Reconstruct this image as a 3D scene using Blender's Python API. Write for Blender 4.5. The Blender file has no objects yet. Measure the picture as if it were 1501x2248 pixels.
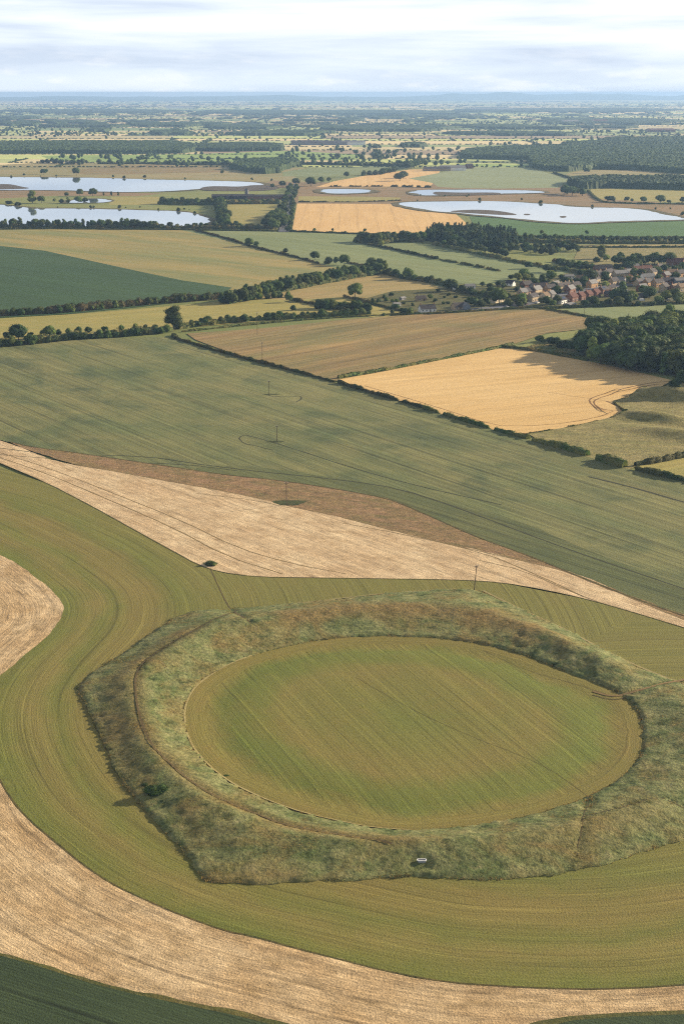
import bpy, math, random
import numpy as np
from mathutils import Vector
from mathutils.geometry import delaunay_2d_cdt

random.seed(7); RNG = np.random.default_rng(7)
S = bpy.context.scene; COL = S.collection

# ------------------------------------------------------------------ camera
F, CX, CY, HZ, HGT = 3100.0, 750.5, 1124.0, 203.5, 170.0
PITCH = math.atan((CY - HZ) / F)
cam = bpy.data.cameras.new("camera"); co = bpy.data.objects.new("camera", cam); COL.objects.link(co)
co.location = (0, 0, HGT); co.rotation_euler = (math.pi/2 - PITCH, 0, 0)
cam.sensor_fit = 'VERTICAL'; cam.sensor_height = 36; cam.lens = F/2248*36
cam.clip_start = 1; cam.clip_end = 90000; S.camera = co
CP, SP = math.cos(PITCH), math.sin(PITCH)

# ------------------------------------------------------------------ world, sun, exposure
SUN_EL, SUN_AZ = math.radians(17), math.radians(66)      # azimuth clockwise from the view direction
S.view_settings.view_transform = 'Standard'; S.view_settings.look = 'None'
S.view_settings.exposure = 1.24; S.view_settings.gamma = 1
S.cycles.use_denoising = False; S.cycles.filter_width = 1.15
W = bpy.data.worlds.new("World"); S.world = W; W.use_nodes = True
nt = W.node_tree; N = nt.nodes; L = nt.links; N.clear()
out = N.new('ShaderNodeOutputWorld'); bg = N.new('ShaderNodeBackground'); L.new(bg.outputs[0], out.inputs[0])
sky = N.new('ShaderNodeTexSky'); sky.sky_type = 'NISHITA'; sky.sun_disc = False
sky.sun_elevation = SUN_EL; sky.sun_rotation = SUN_AZ; sky.altitude = 100
tc = N.new('ShaderNodeTexCoord')
def wm(op, a, b=None, c=None, clamp=False):
    n = N.new('ShaderNodeMath'); n.operation = op; n.use_clamp = clamp
    for i, v in enumerate((a, b, c)):
        if v is None: continue
        if isinstance(v, (int, float)): n.inputs[i].default_value = v
        else: L.new(v, n.inputs[i])
    return n.outputs[0]
sep = N.new('ShaderNodeSeparateXYZ'); L.new(tc.outputs['Generated'], sep.inputs[0])
az = wm('ARCTAN2', sep.outputs[0], sep.outputs[1])
el = wm('ARCSINE', sep.outputs[2])
def wnoise(sx, sy, scale, detail, off, rough=0.55, dist=0.0):
    c = N.new('ShaderNodeCombineXYZ')
    L.new(wm('MULTIPLY_ADD', az, sx, off), c.inputs[0]); L.new(wm('MULTIPLY', el, sy), c.inputs[1]); c.inputs[2].default_value = off
    n = N.new('ShaderNodeTexNoise'); n.inputs['Scale'].default_value = scale; n.inputs['Detail'].default_value = detail
    n.inputs['Roughness'].default_value = rough; n.inputs['Distortion'].default_value = dist
    L.new(c.outputs[0], n.inputs[0]); return n.outputs[0]
def wramp(fac, stops):
    r = N.new('ShaderNodeValToRGB'); L.new(fac, r.inputs[0]); e = r.color_ramp.elements
    while len(e) < len(stops): e.new(0.5)
    for i, (p, c) in enumerate(stops): e[i].position = p; e[i].color = (*c, 1)
    return r.outputs[0]
def wmix(f, a, b, t='MIX'):
    m = N.new('ShaderNodeMix'); m.data_type = 'RGBA'; m.blend_type = t
    for s, v in ((m.inputs[0], f), (m.inputs[6], a), (m.inputs[7], b)):
        if isinstance(v, (int, float)): s.default_value = v
        elif isinstance(v, tuple): s.default_value = (*v, 1)
        else: L.new(v, s)
    return m.outputs[2]
n1 = wnoise(2.2, 24, 1.5, 6, 3.9, 0.5, 0.4)        # long stratus bands
n2 = wnoise(6.0, 60, 1.3, 7, 8.7, 0.55, 0.6)        # thin streaks
n3 = wnoise(14.0, 60, 1.6, 6, 1.3, 0.6)            # low cumulus along the horizon
CK = 0.485
base = wramp(wm('ADD', wm('MULTIPLY', n1, 0.7), wm('MULTIPLY', n2, 0.3)),
     [(0.38, tuple(CK*v for v in (.56, .65, .79))), (0.48, tuple(CK*v for v in (.76, .84, .94))), (0.57, tuple(CK*v for v in (.92, .95, .98))), (0.72, tuple(CK*v for v in (1.0, 1.0, 1.0)))])
lowf = wm('SUBTRACT', 1.0, wm('MULTIPLY', wm('ABSOLUTE', el), 26.0), clamp=True)
cum = wm('MULTIPLY', wm('MULTIPLY_ADD', n3, 7.0, -3.6, clamp=True), lowf)
base = wmix(wm('MULTIPLY', lowf, 0.6), base, tuple(CK*v for v in (.70, .80, .91)))
base = wmix(wm('MULTIPLY', cum, 0.55), base, tuple(CK*v for v in (.95, .96, .97)))
skyc = wmix(1.0, sky.outputs[0], (0.85, 0.95, 1.1), 'MULTIPLY')
# overcast thins overhead: the blue of the sky comes through high up
hi = wm('MULTIPLY_ADD', el, 1.6, -0.25, clamp=True)
cov = wm('SUBTRACT', 1.0, wm('MULTIPLY', hi, 0.35), clamp=True)
# unseen sky shaped for the light: band above view brightened, overhead dulled and warmed
low = wm('MULTIPLY_ADD', el, 14.0, -0.90, clamp=True)
base = wmix(low, base, wmix(1.0, base, (1.45, 1.42, 1.38), 'MULTIPLY'))
base = wmix(wm('MULTIPLY_ADD', el, 4.1, -0.47, clamp=True), base, (CK*.40, CK*.39, CK*.37))
bg.inputs['Strength'].default_value = 0.10
base10 = wmix(1.0, base, (10, 10, 10), 'MULTIPLY')
L.new(wmix(cov, skyc, base10), bg.inputs['Color'])

sl = bpy.data.lights.new("sun", 'SUN'); sl.energy = 5.0; sl.angle = math.radians(0.7); sl.color = (1, .84, .62)
so = bpy.data.objects.new("sun", sl); COL.objects.link(so)
d = Vector((math.sin(SUN_AZ)*math.cos(SUN_EL), math.cos(SUN_AZ)*math.cos(SUN_EL), math.sin(SUN_EL)))
so.rotation_euler = d.to_track_quat('Z', 'Y').to_euler(); so.location = (0, 0, 400)

# ------------------------------------------------------------------ helpers
def G(px, py, z=0.0):
    cx, cy = (px-CX)/F, -(py-CY)/F
    dx, dy, dz = cx, cy*SP + CP, cy*CP - SP
    t = (z-HGT)/dz
    return (dx*t, dy*t)
def GP(pts): return [G(*p) for p in pts]
def mpp(py): return math.hypot(*G(CX, py))*CP/F + HGT*SP/F       # metres per photo pixel at that row
def ang(a, b):
    p, q = G(*a), G(*b); return math.atan2(q[1]-p[1], q[0]-p[0])

def lin(c, k=1.0):
    return tuple(((v/255/12.92) if v/255 <= .04045 else ((v/255+.055)/1.055)**2.4)*k for v in c)

def _hash(ix, iy, s):
    h = (ix.astype(np.int64)*374761393 + iy.astype(np.int64)*668265263 + s*974711) & 0x7fffffff
    h = ((h ^ (h >> 13))*1274126177) & 0x7fffffff
    return ((h ^ (h >> 16)) & 0xffff)/65535.0
def vnoise(x, y, s=0):
    ix, iy = np.floor(x), np.floor(y); fx, fy = x-ix, y-iy; fx, fy = fx*fx*(3-2*fx), fy*fy*(3-2*fy)
    a, b, c, d = _hash(ix, iy, s), _hash(ix+1, iy, s), _hash(ix, iy+1, s), _hash(ix+1, iy+1, s)
    return (a*(1-fx)+b*fx)*(1-fy) + (c*(1-fx)+d*fx)*fy
def fbm(x, y, o=4, s=0):
    t = 0; a = .5
    for i in range(o): t = t + a*vnoise(x*2**i, y*2**i, s+i*17); a *= .5
    return t

def mesh_np(name, V, faces, mats, midx=None, smooth=False, uv=None):
    """V (n,3); faces (m,k) array of one size"""
    me = bpy.data.meshes.new(name); V = np.asarray(V, np.float32); Fc = np.asarray(faces, np.int32); m, k = Fc.shape
    me.vertices.add(len(V)); me.vertices.foreach_set('co', V.ravel())
    me.loops.add(m*k); me.loops.foreach_set('vertex_index', Fc.ravel())
    me.polygons.add(m); me.polygons.foreach_set('loop_start', np.arange(0, m*k, k, dtype=np.int32))
    try: me.polygons.foreach_set('loop_total', np.full(m, k, np.int32))
    except Exception: pass
    for mt in (mats if isinstance(mats, (list, tuple)) else [mats]): me.materials.append(mt)
    if midx is not None: me.polygons.foreach_set('material_index', np.asarray(midx, np.int32))
    me.polygons.foreach_set('use_smooth', np.full(m, smooth, bool))
    if uv is not None:
        l = me.uv_layers.new(name='UVMap'); l.data.foreach_set('uv', np.asarray(uv, np.float32)[Fc.ravel()].ravel())
    me.update(calc_edges=True); me.validate(verbose=False); return me
def link(name, me, parent=None, loc=None, rz=0, sc=None):
    o = bpy.data.objects.new(name, me); COL.objects.link(o)
    if parent: o.parent = parent
    if loc is not None: o.location = loc
    if rz: o.rotation_euler = (0, 0, rz)
    if sc is not None: o.scale = sc if isinstance(sc, (tuple, list)) else (sc,)*3
    return o
def tag(o, label=None, cat=None, group=None, kind=None):
    if label: o['label'] = label
    if cat: o['category'] = cat
    if group: o['group'] = group
    if kind: o['kind'] = kind
    return o

# ------------------------------------------------------------------ materials
class MT:
    def __init__(s, name, rough=0.9, spec=0.15):
        s.m = bpy.data.materials.new(name); s.m.use_nodes = True; s.t = s.m.node_tree; s.N = s.t.nodes; s.L = s.t.links
        s.b = s.N['Principled BSDF']; s.b.inputs['Roughness'].default_value = rough; s.b.inputs['Specular IOR Level'].default_value = spec
        s.tc = s.N.new('ShaderNodeTexCoord')
    def set(s, sock, v):
        if isinstance(v, (int, float)): sock.default_value = v
        elif isinstance(v, tuple): sock.default_value = (*v, 1) if len(v) == 3 and sock.type == 'RGBA' else v
        else: s.L.new(v, sock)
    def math(s, op, a, b=None, c=None, clamp=False):
        n = s.N.new('ShaderNodeMath'); n.operation = op; n.use_clamp = clamp
        for i, v in enumerate((a, b, c)):
            if v is not None: s.set(n.inputs[i], v)
        return n.outputs[0]
    def mapping(s, src, rot=0, scale=(1, 1, 1), loc=(0, 0, 0)):
        # rotate first, then scale
        n = s.N.new('ShaderNodeMapping'); n.inputs['Rotation'].default_value = (0, 0, -rot); s.L.new(src, n.inputs[0])
        n2 = s.N.new('ShaderNodeMapping'); n2.inputs['Scale'].default_value = scale; n2.inputs['Location'].default_value = loc
        s.L.new(n.outputs[0], n2.inputs[0]); return n2.outputs[0]
    def noise(s, vec, scale, detail=4, rough=.55, dist=0):
        n = s.N.new('ShaderNodeTexNoise'); n.inputs['Scale'].default_value = scale; n.inputs['Detail'].default_value = detail
        n.inputs['Roughness'].default_value = rough; n.inputs['Distortion'].default_value = dist; s.L.new(vec, n.inputs[0]); return n.outputs[0]
    def rng(s, v, a, b, c=0., d=1.):
        n = s.N.new('ShaderNodeMapRange'); n.clamp = True
        for i, q in enumerate((v, a, b, c, d)): s.set(n.inputs[i], q)
        return n.outputs[0]
    def mix(s, f, a, b, t='MIX'):
        m = s.N.new('ShaderNodeMix'); m.data_type = 'RGBA'; m.blend_type = t
        s.set(m.inputs[0], f); s.set(m.inputs[6], a); s.set(m.inputs[7], b); return m.outputs[2]
    def scale(s, col, f):      # multiply colour by scalar socket
        c = s.N.new('ShaderNodeCombineColor')
        for i in range(3): s.L.new(f, c.inputs[i])
        return s.mix(1.0, col, c.outputs[0], 'MULTIPLY')
    def done(s, col, h=None, hd=.3, hs=1.0):
        s.set(s.b.inputs['Base Color'], col)
        if h is not None:
            bp = s.N.new('ShaderNodeBump'); bp.inputs['Distance'].default_value = hd; bp.inputs['Strength'].default_value = hs
            s.L.new(h, bp.inputs['Height']); s.L.new(bp.outputs[0], s.b.inputs['Normal'])
        return s.m

def crop(name, c1, c2, c3=None, rot=0, patch=70, k=1.0, streak=.22, sw=1.6, sl=45, grain=.45, gs=.22, tram=None, ts=.35,
         bump=.25, uv=False, patch2=None, p2s=.5, stretch=2.5, row=None, rs=.15, clump=0.0, lines=(), zones=None, zk=.52):
    """crop or grass: patches, streaks along the working direction, fine grain, wheel lines"""
    c1, c2 = lin(c1, k), lin(c2, k); c3 = lin(c3, k) if c3 else None
    M = MT(name); P = M.tc.outputs['UV' if uv else 'Object']; O = M.tc.outputs['Object']
    R = 0 if uv else rot
    big = M.noise(M.mapping(P, R, (1/patch/stretch, 1/patch, 1/patch)), 1, 5, .6, .6)
    col = M.mix(M.rng(big, .36, .64), c1, c2)
    if c3:
        p2 = patch2 or patch*.45
        b2 = M.noise(M.mapping(P, R, (1/p2/stretch, 1/p2, 1), (31, 17, 5)), 1, 5, .65, .4)
        col = M.mix(M.rng(b2, .48, .70, 0, p2s), col, c3)
    if zones:      # bands of sward that follow the field edge (UV.y = metres from it)
        zs = M.N.new('ShaderNodeSeparateXYZ'); M.L.new(M.tc.outputs['UV'], zs.inputs[0]); mx_ = float(zones[-1][0])
        zn = M.noise(M.mapping(O, 0, (1/22., 1/22., 1)), 1, 5, .65); zz = M.math('DIVIDE', M.math('ADD', zs.outputs[1], M.math('MULTIPLY_ADD', zn, 18.0, -9.0)), mx_)
        cr = M.N.new('ShaderNodeValToRGB'); M.L.new(zz, cr.inputs[0]); el_ = cr.color_ramp.elements
        while len(el_) < len(zones): el_.new(.5)
        for i, (dz, cz) in enumerate(zones): el_[i].position = dz/mx_; el_[i].color = (*lin(cz, k), 1)
        col = M.mix(zk, col, cr.outputs[0])
    st = M.noise(M.mapping(P, R, (1/sl, 1/sw, 1), (5, 3, 1)), 1, 4, .65)
    st2 = M.noise(M.mapping(P, R, (1/(sl*3), 1/(sw*4), 1), (15, 33, 1)), 1, 3, .6)
    g = M.noise(M.mapping(O, 0, (1, 1, 1)), 1/grain, 4, .7)
    f = M.math('MULTIPLY', M.rng(st, .3, .7, 1-streak, 1+streak), M.rng(st2, .3, .7, 1-streak*.7, 1+streak*.7))
    f = M.math('MULTIPLY', f, M.rng(g, .25, .75, 1-gs, 1+gs))
    if clump:
        cl = M.noise(O, 1/(grain*5), 4, .65)
        f = M.math('MULTIPLY', f, M.rng(cl, .3, .7, 1-clump, 1+clump))
    if tram or row or lines:
        sx = M.N.new('ShaderNodeSeparateXYZ'); M.L.new(M.mapping(P, R), sx.inputs[0])
        wob = M.noise(M.mapping(P, R, (1/60, 1/60, 1)), 1, 2)
        yy = M.math('ADD', sx.outputs[1], M.math('MULTIPLY', wob, 1.5))
    if tram:
        dd = M.math('MULTIPLY', M.math('ABSOLUTE', M.math('SUBTRACT', M.math('FRACT', M.math('DIVIDE', yy, float(tram))), .5)), float(tram))
        ln = M.rng(M.math('ABSOLUTE', M.math('SUBTRACT', dd, 1.0)), .18, .6, 1, 0)
        brk = M.rng(M.noise(M.mapping(P, R, (1/35, 1/6, 1), (3, 9, 2)), 1, 3), .38, .6, .25, 1)
        f = M.math('MULTIPLY', f, M.math('SUBTRACT', 1.0, M.math('MULTIPLY', M.math('MULTIPLY', ln, brk), ts)))
    if row:
        wv = M.math('SINE', M.math('MULTIPLY', yy, 2*math.pi/row))
        f = M.math('MULTIPLY', f, M.math('MULTIPLY_ADD', wv, rs, 1.0))
    for i, (sp, hw, gain, bl) in enumerate(lines):
        dd = M.math('MULTIPLY', M.math('ABSOLUTE', M.math('SUBTRACT', M.math('FRACT', M.math('DIVIDE', M.math('ADD', yy, 2.3*i), float(sp))), .5)), float(sp))
        ln = M.rng(dd, hw*.4, hw, 1, 0); brk = M.rng(M.noise(M.mapping(P, R, (1/bl, 1/(sp*1.3), 1), (3+i*7, 9, 2)), 1, 4, .6), .42, .62, 0, 1)
        f = M.math('MULTIPLY', f, M.math('MULTIPLY_ADD', M.math('MULTIPLY', ln, brk), gain, 1.0))
    col = M.scale(col, f)
    h = M.math('ADD', M.math('MULTIPLY', g, 1.0), M.math('MULTIPLY', st, .6))
    return M.done(col, h, bump, 1.0)

def plain(name, c, rough=.85, var=.15, scale=.5, spec=.2, k=1.0):
    M = MT(name, rough, spec); n = M.noise(M.tc.outputs['Object'], scale, 4, .6)
    return M.done(M.scale(lin(c, k), M.rng(n, .3, .7, 1-var, 1+var)) if False else M.mix(M.rng(n, .3, .7), lin(c, k*(1-var)), lin(c, k*(1+var))))

def leafmat(name, dark, light, k=1.0, straw=None, big=.06, per=True, trans=.25, isl=.32):
    M = MT(name, .75, .12); geo = M.N.new('ShaderNodeNewGeometry')
    n = M.noise(geo.outputs['Position'], .45, 3, .6); n2 = M.noise(geo.outputs['Position'], big, 3, .6)
    col = M.mix(M.rng(n, .32, .68), lin(dark, k), lin(light, k))
    if straw: col = M.mix(M.rng(n2, .42, .62), col, lin(straw, k))
    else: col = M.scale(col, M.rng(n2, .3, .7, .75, 1.25))
    if per:
        oi = M.N.new('ShaderNodeObjectInfo'); col = M.scale(col, M.rng(oi.outputs['Random'], 0, 1, .68, 1.35))
        hsv = M.N.new('ShaderNodeHueSaturation'); M.L.new(col, hsv.inputs['Color'])
        M.L.new(M.rng(M.math('FRACT', M.math('MULTIPLY', oi.outputs['Random'], 7.3)), 0, 1, .47, .53), hsv.inputs['Hue']); col = hsv.outputs[0]
    col = M.scale(col, M.rng(geo.outputs['Random Per Island'], 0, 1, 1-isl, 1+isl))
    m = M.done(col)
    tr = M.N.new('ShaderNodeBsdfTranslucent'); M.set(tr.inputs[0], col)
    mx = M.N.new('ShaderNodeMixShader'); mx.inputs[0].default_value = trans
    o = M.N['Material Output']; M.L.new(M.b.outputs[0], mx.inputs[1]); M.L.new(tr.outputs[0], mx.inputs[2]); M.L.new(mx.outputs[0], o.inputs[0])
    return m

# ------------------------------------------------------------------ near curves (traced on the photograph, laid on the ground)
INNER = [(405,1575),(408,1552),(420,1522),(445,1497),(500,1462),(560,1440),(625,1423),(720,1405),(830,1399),(950,1403),(1060,1417),(1140,1438),
 (1220,1470),(1300,1500),(1368,1530),(1400,1566),(1413,1622),(1400,1672),(1363,1712),(1288,1754),(1200,1785),(1110,1806),(1010,1820),(900,1827),
 (820,1822),(750,1808),(670,1790),(600,1766),(545,1742),(500,1718),(455,1682),(424,1645),(410,1610)]
OUTER = [(168,1512),(185,1492),(240,1458),(300,1420),(360,1375),(395,1352),(440,1343),(515,1340),(600,1332),(750,1318),(860,1305),(960,1297),(1040,1296),
 (1075,1310),(1150,1345),(1250,1390),(1350,1445),(1430,1480),(1501,1507),(1600,1550),(1690,1610),(1720,1680),(1690,1750),(1600,1812),(1501,1850),(1430,1868),
 (1330,1900),(1250,1920),(1150,1935),(1000,1937),(870,1928),(760,1938),(650,1943),(500,1946),(455,1940),(440,1925),(400,1868),(345,1815),(290,1755),(250,1690),(215,1610),(180,1540)]
def smooth(P, n=2, closed=True):
    P = np.array(P, float)
    for _ in range(n):
        Q = np.roll(P, -1, 0) if closed else P[1:]; A = P if closed else P[:-1]
        R = np.empty((len(A)*2, 2)); R[0::2] = A*.75+Q*.25; R[1::2] = A*.25+Q*.75
        P = R if closed else np.vstack([P[:1], R, P[-1:]])
    return P
def densify(P, s, closed=True):
    P = np.array(P, float); o = []
    for i in range(len(P) if closed else len(P)-1):
        a, b = P[i], P[(i+1) % len(P)]; n = max(1, int(np.hypot(*(b-a))/s))
        o += [a+(b-a)*t/n for t in range(n)]
    if not closed: o.append(P[-1])
    return np.array(o)
def inside(X, Y, P):
    P = np.asarray(P); r = np.zeros(X.shape, bool); j = len(P)-1
    for i in range(len(P)):
        xi, yi = P[i]; xj, yj = P[j]
        if yi != yj:
            c = ((yi > Y) != (yj > Y)) & (X < (xj-xi)*(Y-yi)/(yj-yi)+xi); r ^= c
        j = i
    return r
def nearest(X, Y, C):
    """distance to and index of the nearest point of a dense curve"""
    D = np.full(X.shape, 1e9); I = np.zeros(X.shape, int)
    for s in range(0, len(X), 20000):
        dd = (X[s:s+20000, None]-C[None, :, 0])**2+(Y[s:s+20000, None]-C[None, :, 1])**2
        I[s:s+20000] = dd.argmin(1); D[s:s+20000] = np.sqrt(dd.min(1))
    return D, I
W_IN = smooth(GP(INNER), 2); W_OUT = smooth(GP(OUTER), 1)
def ragged(P, a, sc, sd):
    P = densify(P, 1.5); T = np.roll(P, -1, 0)-np.roll(P, 1, 0); T /= np.hypot(T[:, 0], T[:, 1])[:, None]; N_ = np.column_stack([-T[:, 1], T[:, 0]])
    k = fbm(P[:, 0]/sc, P[:, 1]/sc, 4, sd)-.47; return P+N_*(k*a)[:, None]
W_OUT = ragged(smooth(W_OUT, 2), 2.6, 4.0, 41); W_IN = ragged(W_IN, .9, 2.5, 42)
C_IN = densify(W_IN, 1.5); C_OUT = densify(W_OUT, 1.5)
CEN = C_IN.mean(0)
M2 = [(G(1462, 874), 5.2, 26, 9), (G(1570, 880), 5, 30, 10), (G(1440, 922), 4.2, 24, 8), (G(1500, 960), 3.4, 30, 9)]
def terrain(X, Y):
    X = np.asarray(X, float); Y = np.asarray(Y, float); sh = X.shape; X = X.ravel(); Y = Y.ravel(); Z = np.zeros(X.shape)
    near = (X > -110) & (X < 210) & (Y > 240) & (Y < 500)
    if near.any():
        x, y = X[near], Y[near]; di, _ = nearest(x, y, C_IN); ins = inside(x, y, W_IN); do, _ = nearest(x, y, C_OUT); ino = inside(x, y, W_OUT)
        sd = np.where(ins, -di, di); so_ = np.where(ino, do, -do)
        t = np.clip(sd/(np.maximum(sd, 0)+np.maximum(so_, 0)+1e-6), 0, 1)          # 0 inner edge .. 1 outer edge
        th = np.arctan2(y-CEN[1], x-CEN[0])
        crest = .52+.04*np.sin(th)
        w = np.where(t < crest, t/crest, (1-t)/(1-crest))
        w = np.clip(w, 0, 1); h = .45*w*w*(3-2*w)+.55*w**1.15
        ht = 2.8+.25*np.sin(th+.5)+.3*np.sin(3*th)-.45*np.clip(np.cos(th-.4), 0, 1)+.5*(fbm(x/14, y/14, 3, 5)-.5)
        entr = np.exp(-((x-G(1430, 1512)[0])**2+(y-G(1430, 1512)[1])**2)/200.)         # entrance gap on the right
        z = h*ht*(1-.8*entr)
        ditch = -.45*np.exp(-((sd+9)/5.5)**2)                                           # shallow ditch inside the bank
        Z[near] = z+ditch
    nm = (X > 120) & (X < 420) & (Y > 560) & (Y < 850)
    if nm.any():
        x, y = X[nm], Y[nm]; z = 0
        for (c, h, a, b) in M2:
            ux, uy = x-c[0], y-c[1]; q = math.radians(-38); p, r_ = ux*math.cos(q)+uy*math.sin(q), -ux*math.sin(q)+uy*math.cos(q)
            z = z+h*np.exp(-(p/a)**2-(r_/b)**2)
        Z[nm] = z
    return Z.reshape(sh)

LAYER = [0]
def sheet(name, P, mat, step=None, world=False, z=None, curve=None, disp=None, kind='structure', sm=0, closed=True, rag=0, uvf=None):
    """one field or stretch of ground; P in photo pixels (or world metres)"""
    W_ = np.array(P if world else GP(P), float)
    if sm: W_ = smooth(W_, sm)
    if rag: W_ = ragged(W_, rag, 5, LAYER[0])
    LAYER[0] += 1
    z0 = .03*LAYER[0]*.35 if z is None else z
    if step:
        B = densify(W_, step); x0, y0 = B.min(0); x1, y1 = B.max(0)
        gx, gy = np.meshgrid(np.arange(x0+step/2, x1, step), np.arange(y0+step/2, y1, step)); gx = gx.ravel(); gy = gy.ravel()
        gx = gx+RNG.uniform(-.25, .25, gx.shape)*step; gy = gy+RNG.uniform(-.25, .25, gy.shape)*step
        k = inside(gx, gy, B); gx, gy = gx[k], gy[k]
        if len(gx):
            D, _ = nearest(gx, gy, B); k = D > step*.4; gx, gy = gx[k], gy[k]
        pts = [Vector((a, b)) for a, b in B]+[Vector((a, b)) for a, b in zip(gx, gy)]
    else:
        B = W_; pts = [Vector((a, b)) for a, b in B]
    n = len(B)
    r = delaunay_2d_cdt(pts, [(i, (i+1) % n) for i in range(n)], [list(range(n))], 1, 1e-4)
    V = np.array([(v.x, v.y) for v in r[0]]); Fc = np.array([f for f in r[2] if len(f) == 3])
    # consistent upward winding
    a, b, c = V[Fc[:, 0]], V[Fc[:, 1]], V[Fc[:, 2]]
    cr = (b[:, 0]-a[:, 0])*(c[:, 1]-a[:, 1])-(b[:, 1]-a[:, 1])*(c[:, 0]-a[:, 0]); Fc[cr < 0] = Fc[cr < 0][:, ::-1]
    Z = terrain(V[:, 0], V[:, 1])+z0 if step else np.full(len(V), z0)
    if disp is not None: Z = Z+disp(V[:, 0], V[:, 1])
    uv = None
    if curve is not None:
        Cd = densify(curve, 1.2, False); al = np.concatenate([[0], np.cumsum(np.hypot(*np.diff(Cd, axis=0).T))])
        D, I = nearest(V[:, 0], V[:, 1], Cd); uv = np.stack([al[I], D], 1)
    if uvf: uv = uvf(V[:, 0], V[:, 1])
    o = link(name, mesh_np(name, np.column_stack([V, Z]), Fc, mat, smooth=bool(step), uv=uv)); o['kind'] = kind
    return o

def strip(name, P, w, mat, z=.1, world=False, sm=1, kind='structure', step=2.0):
    """a narrow path or wheel line lying on the ground"""
    C = np.array(P if world else GP(P), float)
    if sm: C = smooth(C, sm, False)
    C = densify(C, step, False); T = np.gradient(C, axis=0); T /= np.hypot(T[:, 0], T[:, 1])[:, None]+1e-9; Nn = np.column_stack([-T[:, 1], T[:, 0]])
    ww = w*(.5+.18*(vnoise(np.arange(len(C))*.4, np.zeros(len(C)), 3)-.5))[:, None]
    A, B = C+Nn*ww, C-Nn*ww; V = np.vstack([A, B]); Z = terrain(V[:, 0], V[:, 1])+z; n = len(C)
    i = np.arange(n-1); Fc = np.column_stack([i, i+1, i+1+n, i+n])[:, ::-1]
    o = link(name, mesh_np(name, np.column_stack([V, Z]), Fc, mat, smooth=True)); o['kind'] = kind; return o

# ------------------------------------------------------------------ ground materials
K = .62
m_mown = crop('mown_grass', (136,132,68), (120,124,58), (146,126,68), patch=15, k=K*1.02, streak=.16, sw=.55, sl=34, grain=.45, gs=.34, bump=.22, uv=True, stretch=1.8, p2s=.5, patch2=11, lines=((6.3,.32,.26,40),(4.1,.22,-.28,30),(9.7,.4,-.34,60),(14.3,.9,.14,80)), zones=((0,(112,122,54)),(4,(128,128,62)),(11,(150,134,76)),(17,(124,126,60)),(24,(150,132,74)),(32,(146,128,72)),(40,(120,124,58)),(52,(136,130,68))), zk=.6)
m_inner = crop('mown_interior', (134,132,64), (122,128,58), (150,126,66), rot=ang((800,1440), (1090,1690)), patch=17, k=K*1.0, streak=.14, sw=.45, sl=60, grain=.45, gs=.34, bump=.22, stretch=1.3, p2s=.5, patch2=15, zones=((0,(154,132,74)),(7,(146,130,70)),(12,(112,126,54)),(20,(120,128,58)),(27,(148,132,74)),(42,(138,130,68)),(64,(122,128,60))), lines=((4.6,.28,-.3,50),(3.1,.25,.2,40),(7.7,.5,.2,70)))
m_innring = crop('mown_interior_margin', (132,131,62), (124,128,58), (154,128,70), patch=14, k=K*1.0, streak=.13, sw=.5, sl=40, grain=.45, gs=.34, bump=.22, uv=True, stretch=2, p2s=.5, patch2=8, zones=((0,(154,132,74)),(7,(146,130,70)),(12,(112,126,54)),(20,(120,128,58)),(27,(148,132,74)),(42,(138,130,68)),(64,(122,128,60))), lines=((3.2,.22,-.22,30),(4.3,.25,.18,30)))
m_stub = crop('cut_straw', (232,206,164), (216,186,144), (184,154,112), rot=ang((150,1080), (520,1232)), patch=14, k=K*1.02, streak=.22, sw=.6, sl=9, grain=.5, gs=.36, bump=.4, stretch=1.6, p2s=.7, patch2=5, clump=.16, lines=((6.5,.6,-.22,14),(9.3,.5,.14,20)))
m_stub2 = crop('cut_straw_headland', (228,200,156), (206,174,128), (166,140,98), patch=11, k=K*1.02, streak=.26, sw=.6, sl=10, grain=.5, gs=.4, bump=.5, uv=True, stretch=1.8, p2s=.75, patch2=4.5, clump=.2, lines=((7.5,.7,-.38,26),(4.7,.45,-.25,18),(9.1,.6,.16,30)))
m_pink = crop('seeding_grass', (168,134,98), (150,126,84), (126,118,72), rot=ang((200,1000), (700,1080)), patch=9, k=K*.97, streak=.16, sw=1., sl=6, grain=.7, gs=.42, bump=.6, p2s=.85, clump=.3)
m_c1 = crop('wheat_green', (118,126,78), (146,142,90), (88,102,66), rot=ang((350,885), (900,1087)), patch=40, k=K*.96, streak=.26, sw=.8, sl=90, grain=.6, gs=.22, bump=.25, stretch=1.6, p2s=.85, patch2=22, lines=((24,.9,-.5,160),(24.001,.5,.25,90),(5.2,.45,-.2,60),(8.3,.6,-.25,90)))  # pale and dark patches put soft cloud shadow into the wheat colour
m_c1e = crop('wheat_green_headland', (106,114,70), (122,124,76), (90,102,62), rot=ang((700,1085), (1501,1345)), patch=30, k=K*.95, streak=.22, sw=.9, sl=90, grain=.6, gs=.2, bump=.25, stretch=2.5, p2s=.7, lines=((4.2,.5,-.3,70),(7,.6,-.3,90)))
m_c2 = crop('dark_green_crop', (70,88,58), (80,96,62), (62,80,54), rot=ang((0,2165), (260,2248)), patch=25, k=K*.85, streak=.15, sw=.5, sl=30, grain=.35, gs=.3, bump=.3, tram=18, ts=.6, row=.9, rs=.12)
m_gold = crop('ripe_barley', (236,200,138), (226,188,124), (208,168,106), rot=ang((860,830), (1180,800)), patch=50, k=K*1.1, streak=.1, sw=1.5, sl=50, grain=.6, gs=.16, bump=.25, p2s=.45, lines=((24,.8,-.22,60),(7,.5,-.1,30)))
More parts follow.
